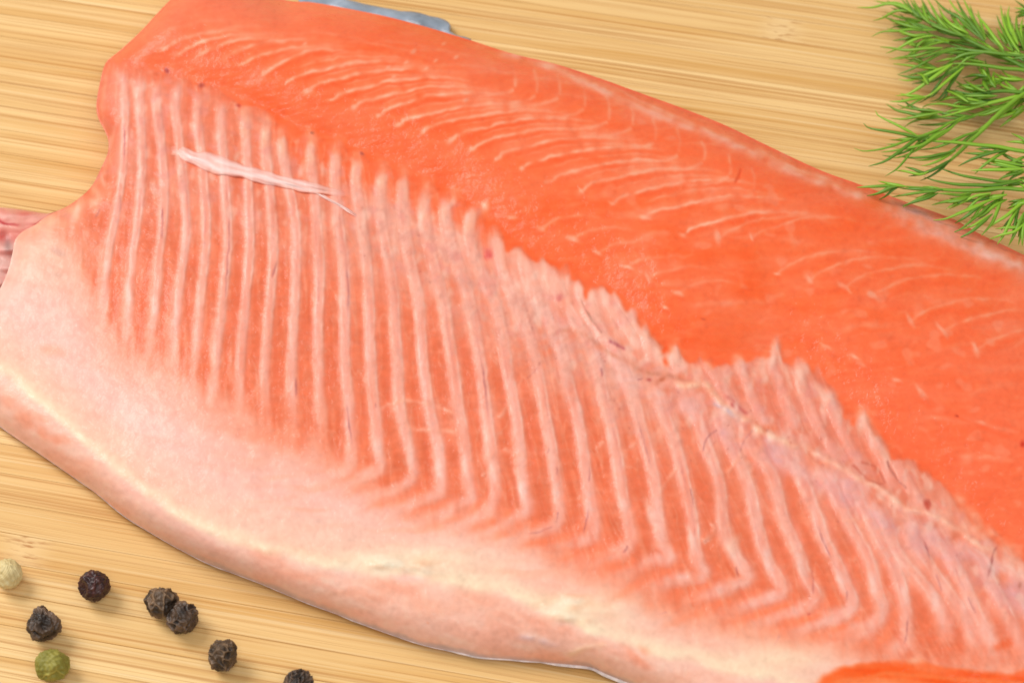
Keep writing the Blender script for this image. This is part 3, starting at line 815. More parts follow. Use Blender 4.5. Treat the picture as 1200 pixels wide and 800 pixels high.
lin_zone = belly * (1 - np.clip(bel, 0, 1)) * (1 - vent)
loin_zone = (1 - belly) * (1 - vent)
f1 = shear(noise((14, 1)), 0.15); f2 = shear(noise((6, 1)), -0.12); f3 = lean(noise((1, 12))); g1 = noise(1)
put((255, 150, 110), loin_zone * np.clip(0.05 * f1 + 0.04 * f2, 0, 0.3))
put((244, 92, 46), loin_zone * np.clip(-0.05 * f1 - 0.04 * f2, 0, 0.3))
put((255, 162, 126), loin_zone * ridged(shear(noise((14, 3)), 0.2), 0.10) * 0.12)
put((255, 150, 116), loin_zone * np.clip(noise((4, 3)) - 1.0, 0, 1) * 0.42 * sstep(XX, 560, 800))
put((240, 96, 56), loin_zone * np.clip(noise((6, 3)) - 1.0, 0, 1) * 0.3 * sstep(XX, 700, 900))
rf = lean(noise((2, 14)))
put((255, 206, 184), lin_zone * ridged(rf, 0.12) * 0.20)
put((206, 112, 92), lin_zone * ridged(lean(noise((3, 9))), 0.08) * 0.12)
put((255, 190, 164), lin_zone * np.clip(0.09 * f3, 0, 0.3))
put((222, 104, 76), lin_zone * np.clip(-0.09 * f3 + 0.04 * g1, 0, 0.3))
put((255, 158, 126), lin_zone * np.clip(0.09 * noise((7, 1)), 0, 0.25))
put((236, 150, 138), lin_zone * haze * np.clip(0.30 * noise((3, 3)) - 0.15, 0, 0.45))
put((255, 214, 196), lin_zone * haze * np.clip(0.26 * noise((2, 4)) - 0.20, 0, 0.45))
put((255, 170, 144), bel * np.clip(0.12 * shear(noise((22, 3)), -0.25), 0, 0.35) * sstep(YY - yr, 10, -20))
put((255, 206, 188), bel * np.clip(0.12 * shear(noise((18, 3)), -0.2), 0, 0.35) * sstep(YY - yr, 10, -20))
put((246, 162, 134), wall * np.clip(0.14 * shear(noise((14, 3)), -0.35), 0, 0.4) * (1 - vent))
put((255, 214, 192), wall * np.clip(0.14 * shear(noise((9, 2)), -0.35), 0, 0.4) * (1 - vent))
PIC *= (1 + 0.012 * g1 + 0.008 * n_hi)[..., None]
wdx = 0.45 * noise(12) + 0.3 * noise(2); wdy = 0.7 * noise(8) + 0.4 * noise(2)


PIC = sample(PIC, XX + wdx, YY + wdy)
H += (0.000012 * f3 + 0.00002 * ridged(rf, 0.15)) * lin_zone + 0.000012 * f1 * loin_zone + 0.00002 * noise(2) * wall
lum = PIC @ np.array((0.3, 0.59, 0.11), np.float32)
PIC = lum[..., None] + (1.03 + 0.0 * loin_zone[..., None]) * (PIC - lum[..., None])     # wet flesh is deeper in colour
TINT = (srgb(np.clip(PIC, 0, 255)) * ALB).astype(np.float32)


def surf(x, y, dz=0.0):
    return at(x, y, sample(H, x, y) + dz)


# ---- the body: one sheet between the four edges (blended patch), split into loin and belly
NU, NV = 1060, 470
cb, ct, cl, cr = catmull(BOT, NU), catmull(TOP, NU), catmull(LEFT, NV), catmull(RIGHT, NV)
# give both long edges the same pace along the fish
uu = np.linspace(0, 1, NU)[:, None, None]; vv = np.linspace(0, 1, NV)[None, :, None]
P = ((1 - vv) * cb[:, None] + vv * ct[:, None] + (1 - uu) * cl[None] + uu * cr[None]
     - ((1 - uu) * (1 - vv) * cb[0] + uu * (1 - vv) * cb[-1] + (1 - uu) * vv * ct[0] + uu * vv * ct[-1]))
PXg, PYg = P[..., 0], P[..., 1]
POS = surf(PXg, PYg)
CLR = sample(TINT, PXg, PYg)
quads = grid_quads(NU, NV)[:, ::-1]
in_belly = (PYg > sample(np.broadcast_to(yb, (RH, RW)), PXg, PYg)).reshape(-1)
fb = in_belly[quads].sum(1) >= 2

base = at(560, 420, 0.0)
fish = empty("fish_fillet", (float(base[0]), float(base[1]), 0.0))
tag(fish, "raw orange-pink fish fillet with pale ribbed belly lying on the board", "fish fillet")
FLESH = flesh_material("raw_flesh", 0.36, 0.2, 0.2)


def subset(name, faces, mat):
    used = np.unique(faces)
    remap = np.zeros(NU * NV, np.int64); remap[used] = np.arange(len(used))
    return mesh_np(name, POS.reshape(-1, 3)[used], remap[faces], mat, fish, CLR.reshape(-1, 3)[used])


o = subset("loin_muscle", quads[~fb], FLESH); o["label"] = "bright orange back muscle with thin fat lines"
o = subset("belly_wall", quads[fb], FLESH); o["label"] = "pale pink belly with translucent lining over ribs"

# silvery skin: rim all round, sides hidden from here and the underside
ring = np.vstack([np.stack([PXg[:, 0], PYg[:, 0]], -1), np.stack([PXg[-1, :], PYg[-1, :]], -1),
                  np.stack([PXg[::-1, -1], PYg[::-1, -1]], -1), np.stack([PXg[0, ::-1], PYg[0, ::-1]], -1)])
ringp = np.vstack([POS[:, 0], POS[-1, :], POS[::-1, -1], POS[0, ::-1]])
step = 4
ringp = ringp[::step]
nr = len(ringp)
cen = ringp.mean(0)
ring = ring[::step]
far_ = at(ring[:, 0], ring[:, 1], 0.0002)          # the far sides slope outward down to the board
far_[:NU // step, 1] = ringp[:NU // step, 1] + 0.0028
far_[:NU // step, 0] = ringp[:NU // step, 0]
low = far_.copy(); mid_ = 0.5 * (ringp + far_)
inn = low * 0.985 + cen * 0.015; inn[:, 2] = 0.0001
V = np.vstack([ringp, mid_, low, inn, np.array([[cen[0], cen[1], 0.0001]])])
F = []
for k in range(3):
    a = np.arange(nr) + k * nr; b = (np.arange(nr) + 1) % nr + k * nr
    F.append(np.stack([a, a + nr, b + nr, b], -1))
a = np.arange(nr) + 3 * nr; b = (np.arange(nr) + 1) % nr + 3 * nr
F.append(np.stack([a, b, np.full(nr, 4 * nr), np.full(nr, 4 * nr)], -1)[:, [0, 2, 1, 1]])
quad_sk = np.vstack(F[:3])


def skin_material():
    m, N, L, B = new_mat("silver_skin")
    tc = N.new("ShaderNodeTexCoord")
    n = N.new("ShaderNodeTexNoise"); set_in(n, Scale=420.0, Detail=4.0)
    L.new(tc.outputs["Object"], n.inputs["Vector"])
    r = N.new("ShaderNodeValToRGB")
    r.color_ramp.elements[0].position = 0.35; r.color_ramp.elements[0].color = (0.16, 0.18, 0.20, 1)
    r.color_ramp.elements[1].position = 0.68; r.color_ramp.elements[1].color = (0.46, 0.48, 0.50, 1)
    L.new(n.outputs["Fac"], r.inputs[0]); L.new(r.outputs[0], B.inputs["Base Color"])
    b = N.new("ShaderNodeBump"); set_in(b, Strength=0.3, Distance=0.0003)
    L.new(n.outputs["Fac"], b.inputs["Height"]); L.new(b.outputs[0], B.inputs["Normal"])
    set_in(B, Roughness=0.3, Metallic=0.2)
    return m


SKIN = skin_material()
ribcol = None
sides = mesh_np("cut_side", V[:4 * nr], quad_sk, FLESH, fish,
                np.tile(srgb((236, 128, 92)) * ALB, (4 * nr, 1)))
# skin lip: a thin rounded cord along the belly edge
lip_px = catmull(BOT, 520)
lp = at(lip_px[:, 0], lip_px[:, 1], 0.0011)
tang = np.gradient(lp, axis=0); tang /= np.linalg.norm(tang, axis=1)[:, None]
nrm = np.stack([tang[:, 1], -tang[:, 0], 0 * tang[:, 0]], -1)
wl = np.interp(lip_px[:, 0], [-50, 60, 150, 300, 520, 560, 600, 700, 760, 1500], [0.15, 0.18, 0.25, 0.3, 0.5, 0.9, 0.7, 0.9, 1.1, 1.1]) * 1e-3
wl *= 1 + 0.18 * np.interp(np.arange(520), np.arange(0, 520, 6), nprng.standard_normal(87))
rows = []
for ang in np.linspace(0, 2 * math.pi, 9)[:-1]:
    rows.append(lp + nrm * (wl * 0.55 * math.cos(ang))[:, None] + np.array([0, 0, 1]) * (0.0001 + 0.45 * wl * math.sin(ang))[:, None])
rows.append(rows[0])
lipv = np.stack(rows, 1)


def plain(name, rgb, rough=0.4, spec=0.4, bump=0.2, scale=500, var=0.12):
    m, N, L, B = new_mat(name)
    tc = N.new("ShaderNodeTexCoord")
    n = N.new("ShaderNodeTexNoise"); set_in(n, Scale=float(scale), Detail=4.0)
    L.new(tc.outputs["Object"], n.inputs["Vector"])
    hs = N.new("ShaderNodeHueSaturation"); hs.inputs["Color"].default_value = tuple(srgb(rgb) * ALB) + (1,)
    mr = N.new("ShaderNodeMapRange"); set_in(mr, From_Min=0.3, From_Max=0.7, To_Min=1 - var, To_Max=1 + var)
    L.new(n.outputs["Fac"], mr.inputs["Value"]); L.new(mr.outputs[0], hs.inputs["Value"]); L.new(hs.outputs[0], B.inputs["Base Color"])
    b = N.new("ShaderNodeBump"); set_in(b, Strength=bump, Distance=0.0003)
    L.new(n.outputs["Fac"], b.inputs["Height"]); L.new(b.outputs[0], B.inputs["Normal"])
    set_in(B, Roughness=rough); B.inputs["Specular IOR Level"].default_value = spec
    return m


LIPM = plain("skin_edge_pale", (240, 224, 220), 0.35, 0.5, 0.4, 700, 0.3)
o = mesh_np("skin_edge", lipv, grid_quads(520, 9), LIPM, fish); o["label"] = "thin silvery skin showing along the belly edge"
# skin underside
mesh_np("skin", np.vstack([V[3 * nr:4 * nr], V[4 * nr:]]),
        np.stack([np.arange(nr), np.full(nr, nr), (np.arange(nr) + 1) % nr], -1), SKIN, fish)["label"] = "silver skin on the underside"

# blue-grey flap of skin past the back edge
fo = np.array([(350, -6), (385, -6), (405, 0), (430, 6), (455, 11), (475, 13), (492, 15), (508, 20), (522, 24), (528, 29), (527, 35), (536, 41), (552, 47)], float)
fi = np.array([(350, 10), (385, 14), (405, 18), (430, 22), (455, 28), (475, 32), (492, 37), (508, 41), (522, 45), (528, 47), (532, 49), (540, 51), (553, 52)], float)
fo, fi = catmull(fo, 60), catmull(fi, 60)
fo[:, 1] += 0.8 * np.interp(np.arange(60), np.arange(0, 60, 3), nprng.standard_normal(20))
sl_ = np.linspace(0, 1, 12)[None, :, None]
fp = fo[:, None] * (1 - sl_) + fi[:, None] * sl_
zt = 0.0016 + 0.0010 * np.sin(np.linspace(0, math.pi, 12))[None, :] + 0.0004 * np.sin(np.arange(60) * 0.5)[:, None]
topv = at(fp[..., 0], fp[..., 1], zt)
botv = topv - np.array([0, 0, 0.0009])
nf = 60 * 12
rim_i = np.concatenate([np.arange(60) * 12, 59 * 12 + np.arange(1, 12), (np.arange(58, -1, -1)) * 12 + 11, np.arange(10, 0, -1)])
rim_q = np.stack([rim_i, np.roll(rim_i, -1), np.roll(rim_i, -1) + nf, rim_i + nf], -1)
FLAP = plain("blue_grey_skin", (152, 166, 182), 0.35, 0.5, 0.3, 200, 0.4)
o = mesh_np("skin_flap", np.vstack([topv.reshape(-1, 3), botv.reshape(-1, 3)]),
            np.vstack([grid_quads(60, 12)[:, ::-1], grid_quads(60, 12, nf), rim_q]), FLAP, fish)
o["label"] = "blue-grey flap of skin beyond the back edge"


# ---- each rib is a low rounded ridge set into the lining
def ridge(name, p, w, lift, t0, t1, parent):
    L_ = np.linalg.norm(np.diff(np.array(p, float), axis=0), axis=1).sum()
    n = max(10, int(L_ / 1.8))
    q = catmull(p, n)
    n0, n1 = int(n * t0), int(n * t1)
    q = q[n0:n1]; n = len(q)
    t = np.gradient(q, axis=0); t /= np.linalg.norm(t, axis=1)[:, None]
    nn = np.stack([-t[:, 1], t[:, 0]], -1)
    s = np.linspace(-1.25, 1.25, 17)
    ends = np.sqrt(np.clip(np.minimum(np.arange(n), np.arange(n)[::-1]) / 8.0, 0.02, 1))
    g = q[:, None] + nn[:, None] * (s[None, :] * w * (0.35 + 0.65 * ends[:, None]))[..., None]
    prof = lift * (1 - (s / 1.0) ** 2)
    dz = prof[None, :] * ends[:, None] - 0.00012 * (1 - ends[:, None])
    pos = surf(g[..., 0], g[..., 1], dz)
    col = sample(TINT, g[..., 0], g[..., 1])
    k = grid_quads(n, 17)
    return mesh_np(name, pos, k, FLESH, parent, col)


for i, p in enumerate(RIBS):
    ridge("rib", p, RIBW[i], 0.00006, 0.0, 0.72 if len(p) > 9 else (0.85 if len(p) > 6 else 0.97), fish)
for p in STUBS:
    ridge("cut_rib", p, 7.5, 0.00006, 0.0, 1.0, fish)

# ---- loose white strip of membrane lying over the rib ends
MEMB = (255, 226, 220)
MEMF = (255, 204, 182)
strip_c = catmull([(199, 177), (210, 177), (224, 184), (245, 190), (262, 195), (285, 201), (310, 208), (340, 215), (365, 220), (390, 225), (408, 229)], 130)
strip_w = 1.2 * np.interp(np.linspace(0, 1, 130), [0, 0.05, 0.12, 0.22, 0.4, 0.6, 0.8, 0.93, 1], [4, 5.5, 6.5, 10.5, 7.5, 6.5, 6, 4, 1.5])


def strand(name, c, w, lift, mat):
    n = len(c)
    t = np.gradient(c, axis=0); t /= np.linalg.norm(t, axis=1)[:, None]
    nn = np.stack([-t[:, 1], t[:, 0]], -1)
    s = np.linspace(-1, 1, 15)
    w = w * (1 + 0.07 * np.sin(np.arange(n) * 0.21) + 0.05 * np.sin(np.arange(n) * 0.53 + 1))
    g = c[:, None] + nn[:, None] * (s[None, :] * w[:, None])[..., None]
    wr = 0.00012 * np.sin(s[None, :] * 5 + np.arange(n)[:, None] * 0.09) + 0.00008 * np.sin(s[None, :] * 9 - np.arange(n)[:, None] * 0.2)
    dz = lift * np.clip(w / 6.0, 0.05, 1)[:, None] * np.sqrt(np.clip(1 - s[None, :] ** 2, 0, 1)) + wr * (1 - s[None, :] ** 2)
    dz = dz - 0.00012 * np.abs(s[None, :]) ** 6 + 0.00008
    pos = at(g[..., 0], g[..., 1], sample(HS, g[..., 0], g[..., 1]) + dz * np.interp(np.arange(n), [0, n * 0.12, n * 0.85, n - 1], [-0.2, 1, 1, -0.2])[:, None])
    under = sample(TINT, g[..., 0], g[..., 1])
    fib = 0.5 + 0.5 * np.sin(s[None, :] * 7 + 1.5 * np.sin(np.arange(n) * 0.11)[:, None] + 0.4 * np.sin(np.arange(n) * 0.31)[:, None])
    op = np.clip((1 - np.abs(s[None, :]) ** 2.5) * (0.62 + 0.38 * fib), 0, 1) * np.interp(np.arange(n), [0, n * 0.10, n * 0.75, n - 1], [0.0, 1, 0.9, 0.0])[:, None]
    col = under * (1 - op[..., None]) + (srgb(mat) * ALB) * op[..., None]
    return mesh_np(name, pos, grid_quads(n, 15), FLESH, fish, col)


HS = blur(H, 5)
o = strand("membrane_strip", strip_c, strip_w, 0.00045, MEMB); o["label"] = "loose white strip of membrane over the rib ends"
strand("membrane_strand", catmull([(362, 221), (382, 232), (402, 243), (422, 256)], 50), np.full(50, 2.2), 0.0004, MEMB)

# ---- pink collar flesh at the head end, behind the belly tip
cu = catmull([(-75, 236), (-30, 241), (0, 243), (20, 245), (40, 248), (56, 250), (70, 246)], 150)
cd_ = catmull([(-75, 455), (-38, 410), (-10, 362), (8, 330), (20, 300), (30, 278), (48, 266), (74, 250)], 150)
tv = np.linspace(0, 1, 90)[None, :, None]
cg_ = cu[:, None] * (1 - tv) + cd_[:, None] * tv
cgx, cgy = cg_[..., 0], cg_[..., 1]
dpt = np.clip((cgy - np.interp(cgx, cu[:, 0], cu[:, 1])) / 16, 0, 1)
rn = lambda k: sample(noise(k), cgx, cgy)
cz = 0.0006 + 0.0032 * np.sqrt(1 - (1 - dpt) ** 2) + 0.00022 * rn(4) + 0.0004 * rn((12, 3))
cz = np.minimum(cz, sample(H, cgx + 6, cgy + 6) * 0.9)
cc = np.ones(cgx.shape + (3,)) * np.array((240, 164, 148.0))


def tinge(c, a):
    a = np.clip(a, 0, 1)[..., None]
    cc[:] = cc * (1 - a) + np.array(c, float) * a


tinge((222, 178, 168), sstep(cgy + 6 * rn(6), 268, 284) * 0.85)
tinge((255, 206, 194), 0.4 * rn((8, 3)))
tinge((226, 120, 110), 0.35 * rn((6, 2)))
yl = np.interp(cgx, [-60, 0, 10, 20, 30, 42, 52, 62], [250, 259, 263, 265, 262, 263, 257, 251])
tinge((196, 64, 66), np.exp(-((cgy - yl - 0.8 * rn(3)) / 2.0) ** 2) * (0.7 + 0.3 * rn(3)))
tinge((206, 84, 76), np.exp(-((cgx - 2) / 6) ** 2 - ((cgy - 276) / 8) ** 2) * 0.8)
tinge((150, 120, 118), np.exp(-((cgx - 9) / 4) ** 2 - ((cgy - 287) / 9) ** 2) * 0.6)
mesh_np("collar_flesh", at(cgx, cgy, cz), grid_quads(150, 90)[:, ::-1], FLESH, fish, srgb(np.clip(cc, 0, 255)) * ALB)["label"] = "pink red flesh at the head end"


# ------------------------------------------------------------------ peppercorns
def ico(sub):
    import bmesh
    bm = bmesh.new()
    bmesh.ops.create_icosphere(bm, subdivisions=sub, radius=1)
    v = np.array([x.co[:] for x in bm.verts]); f = np.array([[x.index for x in p.verts] for p in bm.faces])
    bm.free()
    return v, f


ICO_V, ICO_F = ico(6)


def pepper_mat(name, hi, lo, rough):
    m, N, L, B = new_mat(name)
    a = N.new("ShaderNodeAttribute"); a.attribute_name = "tint"
    tc = N.new("ShaderNodeTexCoord")
    n = N.new("ShaderNodeTexNoise"); set_in(n, Scale=1400.0, Detail=4.0)
    L.new(tc.outputs["Object"], n.inputs["Vector"])
    sx = N.new("ShaderNodeSeparateColor"); L.new(a.outputs["Color"], sx.inputs[0])
    ad = N.new("ShaderNodeMath"); ad.operation = 'MULTIPLY_ADD'; ad.inputs[1].default_value = 0.7; ad.inputs[2].default_value = -0.35
    L.new(n.outputs["Fac"], ad.inputs[0])
    ad2 = N.new("ShaderNodeMath"); ad2.operation = 'ADD'; ad2.use_clamp = True
    L.new(ad.outputs[0], ad2.inputs[0]); L.new(sx.outputs[0], ad2.inputs[1])
    mx = N.new("ShaderNodeMix"); mx.data_type = 'RGBA'
    mx.inputs[6].default_value = tuple(srgb(lo)) + (1,); mx.inputs[7].default_value = tuple(srgb(hi)) + (1,)
    L.new(ad2.outputs[0], mx.inputs[0]); L.new(mx.outputs[2], B.inputs["Base Color"])
    b = N.new("ShaderNodeBump"); set_in(b, Strength=0.4, Distance=0.0001)
    L.new(n.outputs["Fac"], b.inputs["Height"]); L.new(b.outputs[0], B.inputs["Normal"])
    set_in(B, Roughness=rough); B.inputs["Specular IOR Level"].default_value = 0.4
    return m


def peppercorn(name, px, py, dia_px, seed, mat, ncell, ridge_h, ridge_w, dents, label, cat, group, squash=(1, 1, 0.95), lumps=0.04):
    r = np.random.default_rng(seed)
    v = ICO_V.copy()
    warp = v + 0.16 * np.stack([np.sin(v @ r.normal(0, 4, 3) + r.uniform(0, 6)) for _ in range(3)], -1)
    warp /= np.linalg.norm(warp, axis=1)[:, None]
    pts = r.standard_normal((ncell, 3)); pts /= np.linalg.norm(pts, axis=1)[:, None]
    d = np.sort(np.arccos(np.clip(warp @ pts.T, -1, 1)), axis=1)
    e = d[:, 1] - d[:, 0]
    rg = np.exp(-(e / ridge_w) ** 2)
    amp = 0.55 + 0.45 * np.sin(v @ r.normal(0, 2.5, 3) + r.uniform(0, 6))
    rad = 1 + ridge_h * rg * amp - 0.5 * ridge_h * np.clip(d[:, 0] < 9, 0, 1) * np.exp(-(d[:, 0] / 0.25) ** 2)
    for k in range(7):
        rad += lumps * np.sin(v @ r.normal(0, 2.4, 3) + r.uniform(0, 6)) / 1.6
    for k in range(9):
        rad += 0.012 * np.sin(v @ r.normal(0, 14, 3) + r.uniform(0, 6))
    for (dx, dy, dz, w, dep) in dents:
        q = np.array([dx, dy, dz], float); q /= np.linalg.norm(q)
        a = np.arccos(np.clip(v @ q, -1, 1))
        rad += -dep * np.exp(-(a / w) ** 2) + 0.45 * dep * np.exp(-((a - 1.5 * w) / (0.4 * w)) ** 2)
    s = px_size(px, py) * dia_px * 1.05 / 2
    v = v * rad[:, None] * np.array(squash) * s
    v[:, 2] -= v[:, 2].min()
    zc = v[:, 2].max() / 2
    c = at(px, py, zc)
    shade = np.clip(0.15 + 0.75 * rg * amp + 0.2 * np.sin(ICO_V @ r.normal(0, 3, 3)), 0, 1)
    me_o = mesh_np(name, v, ICO_F, mat, None, np.repeat(shade[:, None], 3, 1))
    me_o.location = (c[0], c[1], 0.00005)
    tag(me_o, label, cat, group)
    return me_o


PB = pepper_mat("pepper_black", (116, 90, 70), (36, 26, 20), 0.45)
PBR = pepper_mat("pepper_brown_black", (128, 100, 74), (46, 34, 24), 0.5)
PR = pepper_mat("pepper_red_black", (88, 50, 46), (46, 22, 22), 0.38)
PG = pepper_mat("pepper_green", (170, 158, 74), (124, 118, 44), 0.55)
PW = pepper_mat("pepper_white", (226, 210, 160), (200, 178, 124), 0.55)
G = "peppercorns scattered on the board"
peppercorn("peppercorn", 110, 686, 33, 21, PR, 9, 0.06, 0.14, [(-0.75, -0.55, 0.45, 0.42, 0.22), (0.45, -0.6, 0.8, 0.28, 0.10)],
           "dented reddish-black peppercorn with a hollow in its side", "peppercorn", G, (0.98, 1, 1.05), 0.05)
peppercorn("peppercorn", 188.5, 705, 33, 32, PBR, 16, 0.17, 0.10, [], "brownish black peppercorn with few creases touching a darker one", "peppercorn", G)
peppercorn("peppercorn", 213, 723.5, 33, 53, PB, 46, 0.17, 0.08, [], "dark finely wrinkled peppercorn touching a browner one", "peppercorn", G, (1, 1, 1))
peppercorn("peppercorn", 49.5, 733, 34, 47, PB, 30, 0.22, 0.10, [(0.2, -0.5, 0.8, 0.3, 0.12)], "deeply crumpled black peppercorn just above the green one", "peppercorn", G, (1.05, 1, 0.96), 0.07)
peppercorn("peppercorn", 262, 768, 32.5, 58, PBR, 40, 0.20, 0.08, [], "black peppercorn with raised net of wrinkles, lone one beyond the touching pair", "peppercorn", G, (0.96, 1, 1.08))
peppercorn("peppercorn", 348, 802, 31, 69, PB, 34, 0.17, 0.09, [], "black peppercorn at the end of the scatter, farthest from the white one", "peppercorn", G)
peppercorn("green_peppercorn", 61, 780, 36, 70, PG, 7, 0.05, 0.10, [(0.35, -0.6, 0.3, 0.35, 0.14), (-0.2, 0.1, 1, 0.6, 0.06)], "olive green peppercorn with a soft fold", "peppercorn", G, (1.02, 1, 0.98), 0.04)
peppercorn("white_peppercorn", 9, 672, 33, 84, PW, 6, 0.015, 0.16, [], "smooth cream white peppercorn", "peppercorn", G, (1, 1, 0.98), 0.02)


# ------------------------------------------------------------------ dill
def dill_mat(name, a, b):
    m, N, L, B = new_mat(name)
    oi = N.new("ShaderNodeObjectInfo")
    tc = N.new("ShaderNodeTexCoord")
    n = N.new("ShaderNodeTexNoise"); set_in(n, Scale=180.0, Detail=3.0)
    L.new(tc.outputs["Object"], n.inputs["Vector"])
    ad = N.new("ShaderNodeMath"); ad.operation = 'MULTIPLY_ADD'; ad.inputs[1].default_value = 0.8
    L.new(oi.outputs["Random"], ad.inputs[0])
    ml = N.new("ShaderNodeMath"); ml.operation = 'MULTIPLY'; ml.inputs[1].default_value = 0.4
    L.new(n.outputs["Fac"], ml.inputs[0]); L.new(ml.outputs[0], ad.inputs[2])
    mx = N.new("ShaderNodeMix"); mx.data_type = 'RGBA'
    mx.inputs[6].default_value = tuple(srgb(a)) + (1,); mx.inputs[7].default_value = tuple(srgb(b)) + (1,)
    L.new(ad.outputs[0], mx.inputs[0]); L.new(mx.outputs[2], B.inputs["Base Color"])
    set_in(B, Roughness=0.42); B.inputs["Specular IOR Level"].default_value = 0.45
    B.inputs["Subsurface Weight"].default_value = 0.0
    return m


DILL = dill_mat("dill_green", (42, 90, 6), (136, 182, 42))
drng = np.random.default_rng(8)


def tube(name, pts3, rad, mat, parent, ns=7):
    p = np.asarray(pts3); n = len(p)
    t = np.gradient(p, axis=0); t /= np.linalg.norm(t, axis=1)[:, None] + 1e-12
    a = np.cross(t, np.array([0, 0, 1.0])); a /= np.linalg.norm(a, axis=1)[:, None] + 1e-12
    b = np.cross(a, t)
    th = np.linspace(0, 2 * math.pi, ns, endpoint=False)
    v = p[:, None] + rad[:, None, None] * (a[:, None] * np.cos(th)[None, :, None] + 0.75 * b[:, None] * np.sin(th)[None, :, None])
    i = np.arange(n * ns).reshape(n, ns)
    qd = np.stack([i[:-1], np.roll(i, -1, 1)[:-1], np.roll(i, -1, 1)[1:], i[1:]], -1).reshape(-1, 4)
    return mesh_np(name, v.reshape(-1, 3), qd, mat, parent)


def frond(sprig, pts, oy, z_tip, z_base, rmm, name="leaflet"):
    """pts in enlarged-view units: tip first, base last"""
    p = np.array(pts, float) / 5.333 + np.array([1000, oy])
    n = max(8, int(np.linalg.norm(np.diff(p, axis=0), axis=1).sum() / 5))
    q = catmull(p, n)
    t = np.linspace(0, 1, n)
    z = z_tip + (z_base - z_tip) * t ** 0.8 + 0.0006 * np.sin(t * 3.1)
    rad = rmm * 1e-3 * np.interp(t, [0, 0.08, 0.35, 0.75, 1], [0.14, 0.40, 0.85, 1.0, 0.35])
    return tube(name, at(q[:, 0], q[:, 1], z), rad, DILL, sprig)


def dill(label, loc_px, oy, rachis, leaves, zl, zh, rmm, extra, n_off):
    b = at(loc_px[0], loc_px[1], 0.0)
    s = empty("dill_sprig", (float(b[0]), float(b[1]), 0.0))
    tag(s, label, "dill", "sprigs of fresh dill")
    for r_ in rachis:
        frond(s, r_[::-1] if r_[0][0] > r_[-1][0] else r_, oy, zl + 0.3 * (zh - zl), zh, rmm * 1.25, "stem")
    for lf in leaves:
        zt_ = zl + drng.uniform(0, 0.35) * (zh - zl); zb_ = zl + drng.uniform(0.45, 0.95) * (zh - zl)
        frond(s, lf, oy, zt_, zb_, rmm * drng.uniform(0.85, 1.15))
        for _k in range(int(extra + drng.random())):   # a neighbouring thread of the same tuft
            a = np.array(lf, float); base_ = a[-1]
            an = drng.choice((-1, 1)) * drng.uniform(0.12, 0.34); sc = drng.uniform(0.6, 0.9)
            c_, s_ = math.cos(an), math.sin(an)
            a = base_ + (a - base_) @ np.array([[c_, s_], [-s_, c_]]) * sc
            frond(s, a, oy, zl + drng.uniform(0, 0.3) * (zh - zl), zb_ - 0.0006, rmm * drng.uniform(0.7, 1.0))
    for k in range(n_off):                         # the sprig goes on past what the picture shows
        x = drng.uniform(1085, 1400); y = drng.uniform(*((60, 700) if oy == 0 else (120, 680)))
        an = drng.uniform(2.4, 3.9); l = drng.uniform(70, 190)
        frond(s, [(x + l * math.cos(an), y + l * math.sin(an)), (x + 0.5 * l * math.cos(an) + 5, y + 0.5 * l * math.sin(an) - 8), (x, y)], oy,
              zl + drng.uniform(0, 0.5) * (zh - zl), zl + drng.uniform(0.4, 1) * (zh - zl), rmm)
    return s


